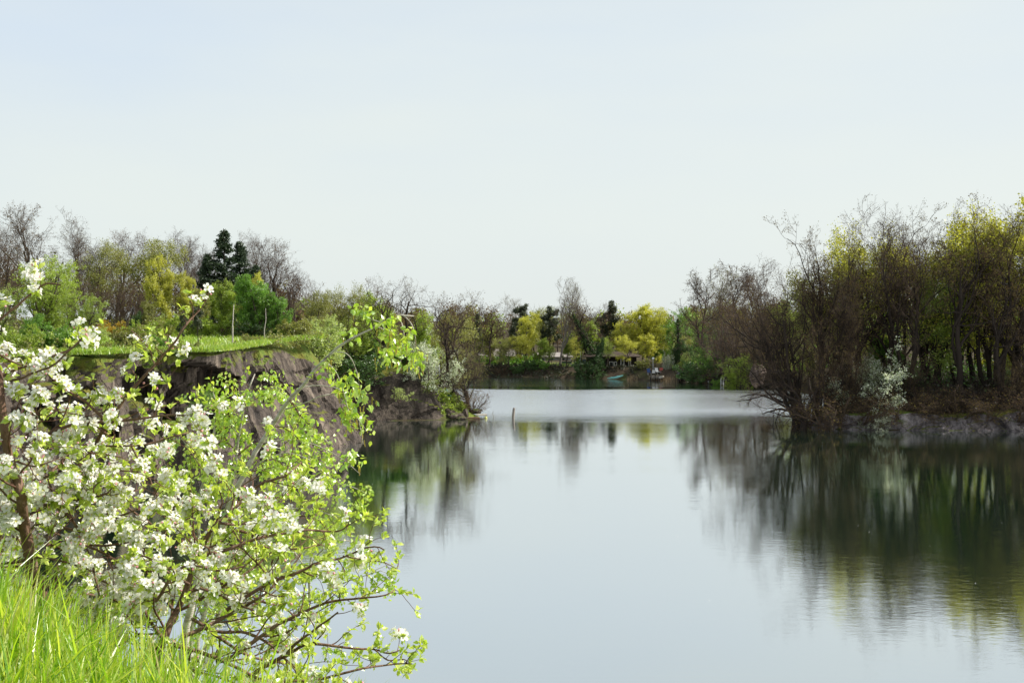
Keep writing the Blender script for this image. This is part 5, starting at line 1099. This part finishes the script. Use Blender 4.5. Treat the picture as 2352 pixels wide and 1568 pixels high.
part(r0_, 'door', lambda m: m.box(X(1262, Yb), X(1270, Yb), Yb-.06, Yb-.01, Z(842, Yb), Z(822, Yb)), ['blue_paint'])
# board fence in two colours
Yb = 190
r0_ = empty('board_fence', (X(1315, Yb), Yb, 1.8), 0, 'low teal green board fence on the lawn behind the stairs', 'fence')
part(r0_, 'panel', lambda m: [m.box(X(x_, Yb), X(x_+1.9, Yb), Yb, Yb+.03, Z(838, Yb), Z(829.5, Yb)) for x_ in np.arange(1288, 1312, 2.1)], ['teal_dark'])
part(r0_, 'panel', lambda m: [m.box(X(x_, Yb), X(x_+1.9, Yb), Yb, Yb+.03, Z(838, Yb), Z(825, Yb)) for x_ in np.arange(1324, 1346, 2.1)], ['blue_paint'], 'darker blue-grey fence panel')
for x_ in (1287, 1300, 1312.5, 1323, 1334.5, 1346.5): part(r0_, 'post', lambda m: m.box(X(x_, Yb)-.05, X(x_, Yb)+.05, Yb+.035, Yb+.14, Z(842, Yb), Z(826, Yb)), ['black_wood'])
# bank stairs and metal ladder
Yb = 178.6
r0_ = empty('bank_stairs', (X(1328, Yb), Yb, 1), 0, 'old timber stairs cut into the far bank beside the ladder', 'stairs')
part(r0_, 'steps', lambda m: [m.box(X(1312+q*.6, Yb-q*.28), X(1342, Yb-q*.28), Yb-q*.28+1.4, Yb-q*.28+1.9, Z(839+q*3.6, Yb), Z(837.6+q*3.6, Yb)) for q in range(8)], ['dead_wood'])
part(r0_, 'landing', lambda m: m.box(X(1311, Yb+2), X(1343, Yb+2), Yb+1.95, Yb+3.2, Z(838, Yb), Z(836.6, Yb)), ['pale_wood'])
part(r0_, 'handrail', lambda m: (m.bar(A(1333.5, 842, Yb+1.5), A(1333.5, 806, Yb+1.5), .035), m.bar(A(1333.5, 842, Yb+1.5), A(1335, 868, 176.9), .03)), ['metal'])
r0_ = empty('ladder', A(1338, 868, 176.6), 0, 'white metal ladder going into the water below the timber stairs', 'ladder')
for x_ in (1334.8, 1341.5): part(r0_, 'rail', lambda m: m.bar(A(x_, 873, 176.5), A(x_-.4, 851, 177.2), .035), ['metal'])
for y_ in (855.5, 859, 862.5, 866): part(r0_, 'rung', lambda m: m.bar(A(1334.7, y_, 176.85), A(1341.3, y_, 176.85), .035), ['metal'])
# cabin
Yb = 178.2
r0_ = empty('cabin', (X(1405, Yb), Yb, 1.8), 0, 'dark timber cabin with white-framed windows under the yellow maple', 'cabin')
part(r0_, 'wall', lambda m: [m.box(X(1352, Yb), X(1462, Yb), Yb, Yb+.22, Z(y_+3.9, Yb), Z(y_, Yb)) for y_ in np.arange(817, 850, 4)]+[m.box(X(1352.4, Yb), X(1461.6, Yb), Yb+.1, Yb+6, .9, Z(817, Yb))], ['black_wood'])
part(r0_, 'roof', lambda m: (m.add([(X(1346, Yb), Yb-1, Z(818, Yb)), (X(1468, Yb), Yb-1, Z(818, Yb)), (X(1468, Yb), Yb+3.2, Z(808, Yb)), (X(1346, Yb), Yb+3.2, Z(808, Yb)), (X(1468, Yb), Yb+7, Z(818, Yb)), (X(1346, Yb), Yb+7, Z(818, Yb))], np.array([(0, 1, 2, 3), (3, 2, 4, 5)])),
    m.box(X(1346, Yb), X(1468, Yb), Yb-1.0, Yb-.85, Z(820, Yb), Z(818, Yb)-.004)), ['roof_brown'])
window(r0_, 1425, 1434, 822, 842.5, Yb, t=.14, name='door')
window(r0_, 1367, 1376, 832, 842, Yb, t=.10); window(r0_, 1399, 1409, 830, 842.5, Yb, t=.08); window(r0_, 1410.5, 1417, 830, 843, Yb, t=.10); window(r0_, 1443, 1449, 826, 841, Yb, t=.08)
# kayak, leaning on the bank
def kayak():
    a = np.array(A(1394.5, 870.0, 170.9)); b = np.array(A(1432, 863.0, 170.2)); K, S_ = 15, 10; t = np.linspace(0, 1, K)
    c = a[None]*(1-t)[:, None]+b[None]*t[:, None]; wdt = .36*np.sin(np.pi*np.clip(t*.96+.02, 0, 1))**.7; ax = unit(b-a); sd = unit(np.cross(ax, UP)); up = np.cross(sd, ax)
    an = np.arange(S_)*2*np.pi/S_; c[:, 2] += .16*np.abs(t-.5)**2*4*.6
    V = (c[:, None]+wdt[:, None, None]*(np.cos(an)[None, :, None]*sd+.52*np.sin(an)[None, :, None]*up)).reshape(-1, 3)
    i = np.arange(K-1)[:, None]*S_+np.arange(S_)[None]; j = np.arange(K-1)[:, None]*S_+(np.arange(S_)[None]+1) % S_
    mb = MB(); mb.add(V, np.stack([i, j, j+S_, i+S_], -1).reshape(-1, 4)); return mb, c, up, sd, ax
r0_ = empty('kayak', A(1394.5, 870, 170.9), 0, 'turquoise kayak drawn up slanting at the water edge beside the reeds', 'kayak'); mb, c, up, sd, ax = kayak()
o = mb.out('hull', [M['teal_paint']], True); o.parent = r0_; o.location = -Vector(r0_.location)
part(r0_, 'cockpit', lambda m: m.add(*tubes(np.array([[c[7]+up*.18+(math.cos(q)*.42*ax)+math.sin(q)*.2*sd for q in np.linspace(0, 6.283, 13)]]), np.full((1, 13), .03), 4)), ['black_wood'])
# terrace with furniture, jetty, hut
Yb = 167.0
r0_ = empty('jetty', (X(1506, Yb), Yb, .3), 0, 'small weathered wooden jetty in front of the white board', 'jetty')
part(r0_, 'deck', lambda m: [m.box(X(1494, Yb)+q*.165, X(1494, Yb)+q*.165+.15, Yb-1.2, Yb+1.4, Z(865.4, Yb), Z(864.3, Yb)) for q in range(12)], ['dead_wood'])
for x_ in (1495, 1505, 1515): part(r0_, 'post', lambda m: m.bar(A(x_, 880, Yb-1.1), A(x_, 861, Yb-1.1), .07), ['black_wood'])
part(r0_, 'railing', lambda m: (m.bar(A(1495, 861.8, Yb-1.1), A(1515, 861.8, Yb-1.1), .03), m.bar(A(1495, 868.5, Yb-1.1), A(1515, 868.5, Yb-1.1), .04)), ['pale_wood'])
r0_ = empty('rowing_boat', A(1520, 866, 165.8), 0, 'small pale boat bow pulled up at the right end of the jetty', 'boat')
part(r0_, 'hull', lambda m: m.add([A(1513.5, 869, 165.2), A(1523, 867, 165.0), A(1521, 862.4, 165.0), A(1514, 863.4, 165.3), A(1515, 868, 166.6), A(1526, 866, 166.6), A(1524, 862.4, 166.8), A(1515, 863, 166.8)], np.array([(0, 1, 2, 3), (5, 4, 7, 6), (1, 5, 6, 2), (4, 0, 3, 7), (0, 4, 5, 1)])), ['pale_wood'])
part(r0_, 'seat', lambda m: m.box(X(1516, 166), X(1522, 166), 165.8, 166.1, Z(864.6, 166), Z(864, 166)), ['brown_wood'])
o = MB(); box_px(o, 1498, 1504.6, 849.4, 856.8, 168.9, .05); o = o.out('white_board', [M['white_paint']]); tag(o, 'small upright white board standing on the terrace behind the jetty', 'board')
def chair(nm, px, py, Y, m1, label, rz=.5):
    e = empty(nm, A(px, py, Y), rz, label, 'chair')
    def q(name, f, m): mb = MB(); f(mb); o = mb.out(name, [M[m]]); o.parent = e
    q('seat', lambda m: m.box(-.26, .26, -.25, .25, .38, .43), m1); q('backrest', lambda m: m.add([(-.26, .25, .43), (.26, .25, .43), (.26, .5, 1.0), (-.26, .5, 1.0), (-.26, .3, .43), (.26, .3, .43), (.26, .55, 1.0), (-.26, .55, 1.0)], np.array([(0, 1, 2, 3), (5, 4, 7, 6), (3, 2, 6, 7), (1, 5, 6, 2), (4, 0, 3, 7), (0, 4, 5, 1)])), m1)
    for x_ in (-.24, .24):
        for y_ in (-.23, .23): q('leg', lambda m: m.bar((x_, y_, 0), (x_, y_, .38), .02), 'metal')
chair('garden_chair', 1511.5, 859.5, 168.8, 'white_paint', 'white garden chair right of the white board on the terrace')
chair('garden_chair', 1517, 859.5, 169.1, 'red_paint', 'red garden chair beside the white one on the terrace', -.4)
chair('garden_chair', 1491.5, 861, 168.9, 'blue_paint', 'blue garden chair left of the white board on the terrace', .2)
r0_ = empty('globe_lamp', A(1500, 849, 170), 0, 'white globe lamp on a thin pole above the terrace', 'lamp')
part(r0_, 'pole', lambda m: m.bar(A(1500, 866, 170), A(1500, 825, 170), .04), ['metal'])
def sphere(mb, c, r_, m=0, n=8, sq=(1, 1, 1)):
    th = np.linspace(0, np.pi, n)[1:-1]; ph = np.arange(2*n)*np.pi/n; V = [(0, 0, 1)]+[(math.sin(a)*math.cos(b), math.sin(a)*math.sin(b), math.cos(a)) for a in th for b in ph]+[(0, 0, -1)]
    k = 2*n; q = [(1+i*k+j, 1+(i+1)*k+j, 1+(i+1)*k+(j+1) % k, 1+i*k+(j+1) % k) for i in range(len(th)-1) for j in range(k)]; L_ = len(V)-1
    mb.add(np.array(V)*r_*np.array(sq)+np.array(c), [np.array(q), np.array([(0, 1+j, 1+(j+1) % k) for j in range(k)]+[(L_, L_-k+(j+1) % k, L_-k+j) for j in range(k)])], m)
part(r0_, 'globe', lambda m: sphere(m, A(1500, 823, 170), .19), ['white_paint'])
Yb = 163.9
r0_ = empty('hut', (X(1566, Yb), Yb, .6), 0, 'tiny black gabled hut at the water edge right of the reeds', 'hut')
part(r0_, 'wall', lambda m: (m.box(X(1557.5, Yb), X(1573, Yb), Yb+.02, Yb+1.3, .1, Z(861, Yb)), m.box(X(1557.5, Yb), X(1559.5, Yb), Yb-.5, Yb+.01, .1, Z(861, Yb)), m.box(X(1571, Yb), X(1573, Yb), Yb-.5, Yb+.01, .1, Z(861, Yb))), ['black_wood'])
part(r0_, 'roof', lambda m: m.add([(X(1555.5, Yb), Yb-.7, Z(861.5, Yb)), (X(1565, Yb), Yb-.7, Z(852, Yb)), (X(1575.5, Yb), Yb-.7, Z(861.5, Yb)), (X(1555.5, Yb), Yb+1.5, Z(861.5, Yb)), (X(1565, Yb), Yb+1.5, Z(852, Yb)), (X(1575.5, Yb), Yb+1.5, Z(861.5, Yb)), (X(1565, Yb), Yb-.7, Z(854, Yb)), (X(1565, Yb), Yb+1.5, Z(854, Yb))], np.array([(0, 3, 4, 1), (1, 4, 5, 2), (0, 1, 6, 6)[:4], (3, 7, 4, 4)[:4]])[:2]), ['tarp'])
r0_ = empty('swim_ladder', A(1659, 885, 155.2), 0, 'white swimming ladder with two curved handrails at the right far bank', 'ladder')
for x_ in (1655.5, 1661.8):
    part(r0_, 'handrail', lambda m: m.add(*tubes(np.array([[A(x_, 887, 154.6), A(x_, 876, 155), A(x_+.4, 870, 155.1), A(x_+2.2, 866.6, 155.4), A(x_+5, 866, 155.9), A(x_+6.5, 868, 156.2)]]), np.full((1, 6), .04), 5)), ['metal'])
for y_ in (876, 879, 882): part(r0_, 'rung', lambda m: m.bar(A(1655.6, y_, 154.9), A(1661.8, y_, 154.9), .04), ['metal'])
part(r0_, 'platform', lambda m: m.box(X(1657, 156), X(1672, 156), 155.6, 157.2, Z(873, 156), Z(871.8, 156)), ['dead_wood'])
r0_ = empty('shelter', A(1672, 862, 157), 0, 'slanting dark tarpaulin roof above the swimming ladder', 'shelter')
part(r0_, 'roof', lambda m: m.add([A(1663, 864, 157), A(1671, 865, 156.4), A(1682, 856, 156.6), A(1676, 853.5, 158.4), A(1663, 865, 157.0), A(1671, 866.2, 156.4), A(1682, 857.2, 156.6), A(1676, 854.7, 158.4)], np.array([(0, 1, 2, 3), (7, 6, 5, 4), (0, 4, 5, 1), (1, 5, 6, 2), (2, 6, 7, 3), (3, 7, 4, 0)])), ['tarp'])
for a_ in ((1664, 865, 157), (1680, 857, 157)): part(r0_, 'post', lambda m: m.bar(A(a_[0], 876, a_[2]), A(*a_), .05), ['black_wood'])
o = MB(); o.bar(A(1628.5, 886, 158.5), A(1627, 875, 158.5), .09); tag(o.out('mooring_post', [M['white_paint']]), 'short white mooring post in the water left of the swimming ladder', 'post')
# lattice masts on the horizon
def mast(px, y0, y1, Y, w0, w1, m, label, arms=()):
    e = empty('lattice_mast', (X(px, Y), Y, Z(y1, Y)), 0, label, 'mast'); H_ = Z(y0, Y)-Z(y1, Y)
    def body(mb):
        n_ = 12; zz = np.linspace(0, H_, n_+1); ww = np.linspace(w0, w1, n_+1)
        for sx, sy in ((-1, -1), (1, -1), (1, 1), (-1, 1)): mb.bar((sx*w0, sy*w0, 0), (sx*w1, sy*w1, H_), .10, 0, 4)
        for k in range(n_):
            for (ax_, ay_), (bx_, by_) in (((-1, -1), (1, -1)), ((1, -1), (1, 1)), ((1, 1), (-1, 1)), ((-1, 1), (-1, -1))):
                mb.bar((ax_*ww[k], ay_*ww[k], zz[k]), (bx_*ww[k+1], by_*ww[k+1], zz[k+1]), .06, 0, 4)
    mb = MB(); body(mb); o = mb.out('tower', [M[m]]); o.parent = e
    for z_, L_ in arms: mb = MB(); mb.bar((-L_, 0, H_*z_), (L_, 0, H_*z_), .10, 0, 4); o = mb.out('cross_arm', [M[m]]); o.parent = e
mast(1541, 724, 775, 420, 1.3, .9, 'red_paint', 'reddish lattice mast rising in the low gap right of the yellow maple')
mast(1323, 733, 790, 420, 1.6, .3, 'metal', 'thin grey pylon with cross arms left of the crooked far trees', ((.95, 3.2), (.82, 4.5)))
# ivy trunks
def ivy_trunk(pts, Y, r0, r1, label, nl, name='ivy_tree', spreadl=.35):
    r = np.random.default_rng(abs(hash(label[:5])) % 97 if False else len(label)); c, R = limb(pts, Y, Y, r0, r1, r, 20, .05); base = c[0]; e = empty(name, base, 0, label, 'tree')
    V, F = tubes(c[None]-base, R[None], 7); o = mk('trunk', V, F, [M['bark_dark']], None, True); o.parent = e
    i = (r.random(nl)**1.3*19*.999).astype(int); p = c[i]-base+r.normal(size=(nl, 3))*(R[i][:, None]+spreadl*(1-i/20)[:, None])
    V, F = scatter(*QUAD, p, rot_rand(r, nl), .12+.14*r.random(nl)); o = mk('foliage', V, F, [M['ivy']]); o.parent = e
ivy_trunk([(1370, 820), (1352, 790), (1335, 758), (1322, 735), (1314, 722)], 179, .30, .12, 'leaning ivy-covered trunk slanting left above the cabin', 1800)
ivy_trunk([(1559, 850), (1558, 800), (1557, 760), (1557.5, 732)], 176, .28, .16, 'dead upright ivy-covered trunk in the low gap of the skyline', 1600)

# ------------------------------------------------------------------ the headland, posts and dead stems
def rock(px, py, Y, rad, sq, seed, label, m='rock_pale', name='boulder'):
    mb = MB(); sphere(mb, (0, 0, 0), 1, n=14); V = np.concatenate(mb.V); V = V*(1+.22*cell(V*1.4+seed, seed)[:, None]+.14*vnoise(V*2.3, seed)[:, None]+.05*vnoise(V*7, seed)[:, None]); V = V*rad*np.array(sq); mb.V = [V]
    o = mb.out(name, [M[m]]); o.location = A(px, py, Y); tag(o, label, 'rock')
rock(1047, 957, 101.6, .75, (1.1, .8, .55), 1, 'large rounded boulder at the waterline between far cliff and dock', 'rock')
rock(1032, 950, 102, .55, (.9, .8, .8), 2, 'brown boulder against the foot of the far cliff', 'rock')
rock(1069, 950, 102.4, .40, (.7, .7, 1.1), 3, 'squared upright rock left of the wooden dock', 'rock')
rock(1093, 944, 104, .5, (1.3, .8, .45), 4, 'dark flat rock behind the wooden dock', 'rock')
rock(1060, 960, 101, .4, (1.2, .7, .4), 5, 'small wet stone at the water edge left of the plank', 'rock')
rock(1741, 860, 140, 1.3, (.8, .8, 1.1), 6, 'pale pinkish boulder under the trees of the right shore', 'rock_pale')
r0_ = empty('dock', A(1105, 957, 103), 0, 'small grey wooden dock at the tip of the headland', 'dock')
part(r0_, 'deck', lambda m: [m.box(X(1094, 103), X(1118, 103), 102.3+q*.2, 102.3+q*.2+.17, Z(953, 103), Z(951.2, 103)) for q in range(6)], ['pale_wood'])
for x_, y_ in ((1095, 102.4), (1117, 102.4), (1117, 103.3)): part(r0_, 'post', lambda m: m.bar(A(x_, 966, y_), A(x_, 952, y_), .06), ['dead_wood'])
o = MB(); o.box(X(1074, 101.4), X(1102, 101.4), 101.2, 101.55, .02, .16); tag(o.out('plank', [M['brown_wood']]), 'reddish-brown plank lying at the water edge before the dock', 'plank')
o = MB(); sphere(o, (0, 0, 0), .14); o = o.out('buoy', [M['buoy']], True); o.location = (X(1116, 102), 102, .06); tag(o, 'small yellow ball buoy floating off the end of the dock', 'buoy')
chair('garden_chair', 1034, 918, 104.2, 'teal_paint', 'pale blue garden chair on the headland beside the leaning trunks', .8)
r0_ = empty('steps_ladder', A(1006, 850, 103.8), 0, 'narrow grey metal steps leaning on the slope of the headland', 'ladder')
for x_ in (1002, 1010): part(r0_, 'rail', lambda m: m.bar(A(x_, 862, 103.3), A(x_-1, 838, 104), .03), ['metal'])
for q in range(6): part(r0_, 'rung', lambda m: m.bar(A(1002, 859-q*3.7, 103.4+q*.1), A(1010, 859-q*3.7, 103.4+q*.1), .03), ['metal'])
def stick(name, pts, Y, r0, r1, m, label, cat, sides=8):
    c, R = limb(pts, Y, Y+.01, r0, r1, np.random.default_rng(3), 14, .012); c[:, 1] = Y; R = R*(1+.15*vnoise(c*4, 3)); b = Vector(c[0]); V, F = tubes(c[None]-np.array(b), R[None], sides, caps=True)
    o = mk(name, V, F, [M[m]], None, True); o.location = b; return tag(o, label, cat)
stick('wooden_post', [(1178, 972), (1179, 955), (1181, 936)], 101.3, .15, .12, 'dead_wood', 'thick weathered wooden post standing in the open water off the headland', 'post')
stick('thin_stake', [(1134, 970), (1133.5, 955), (1131.5, 950), (1133, 943)], 101.8, .035, .02, 'dead_wood', 'thin crooked stake in the water between dock and thick post', 'stake', 5)
stick('dead_birch', [(534, 800), (534, 760), (535.5, 730), (537, 700)], 73, .065, .025, 'birch_bark', 'dead white birch stem on the cliff edge, the thicker left one', 'dead tree', 6)
stick('dead_birch', [(607, 785), (608, 755), (611, 735), (610, 708)], 77, .04, .015, 'birch_bark', 'thin bent dead stem on the lawn right of the white birch stem', 'dead tree', 5)
stick('dead_branch', [(513, 830), (525, 805), (533, 795), (541, 782)], 71, .09, .03, 'bark_dark', 'dark broken branch sticking up from the cliff edge', 'branch', 5)

# drooping limbs over the water at the tip of the right bank
r = np.random.default_rng(55); e = empty('leaning_tree', A(1845, 985, 92.2), 0, 'low leafless tree with limbs arching left just above the water', 'tree'); inv = -np.array(e.location)
lm = [limb(p_, 92.3, Y1_, a_, b_, r, 16, .05) for p_, Y1_, a_, b_ in [
    ([(1846, 985), (1850, 960), (1862, 930), (1880, 890)], 93, .28, .14), ([(1848, 965), (1830, 948), (1805, 935), (1770, 915), (1735, 905), (1700, 912)], 91, .14, .03),
    ([(1850, 958), (1835, 925), (1800, 908), (1765, 905), (1730, 915), (1692, 922)], 92, .13, .02), ([(1846, 970), (1825, 958), (1800, 955), (1780, 948), (1758, 945)], 91.5, .09, .02),
    ([(1850, 955), (1838, 920), (1815, 890), (1790, 880), (1760, 885)], 93, .12, .02)]]
for k, (c, R) in enumerate(lm): V, F = tubes(c[None]+inv, R[None], 7); o = mk('trunk' if k == 0 else 'branch', V, F, [M['bark_dark']], None, True); o.parent = e
a = kids(r, np.stack([q[0] for q in lm[1:]]), np.stack([q[1] for q in lm[1:]]), 11, 40, 1.5, 6, .16, -.02, .3, 1, .5, .3, rmin=.012); b = kids(r, *a, 5, 42, .6, 4, .18, -.02, .2, 1, .6, .4, rmin=.008)
mb = MB()
for q in (a, b): V, F = tubes(q[0]+inv, q[1], 3); mb.add(V, F)
o = mb.out('twigs', [M['twig_dark']]); o.parent = e

r = np.random.default_rng(9); n = 120; x = r.uniform(-8, 40, n); y = r.uniform(28, 150, n); kp = sdist(x, y, LAKE) > 1; x, y = x[kp], y[kp]; n = len(x)
V, F = scatter(QUAD[0]*np.array((1, 1, .0)), QUAD[1], np.stack([x, y, 0*x+.012], 1), rot_rand(r, n, np.tile(UP, (n, 1)), .02), .018+.03*r.random(n))
tag(mk('floating_petals', V, F, [M['petal']]), 'pale petals and specks scattered over the calm water', 'petals', kind='stuff')
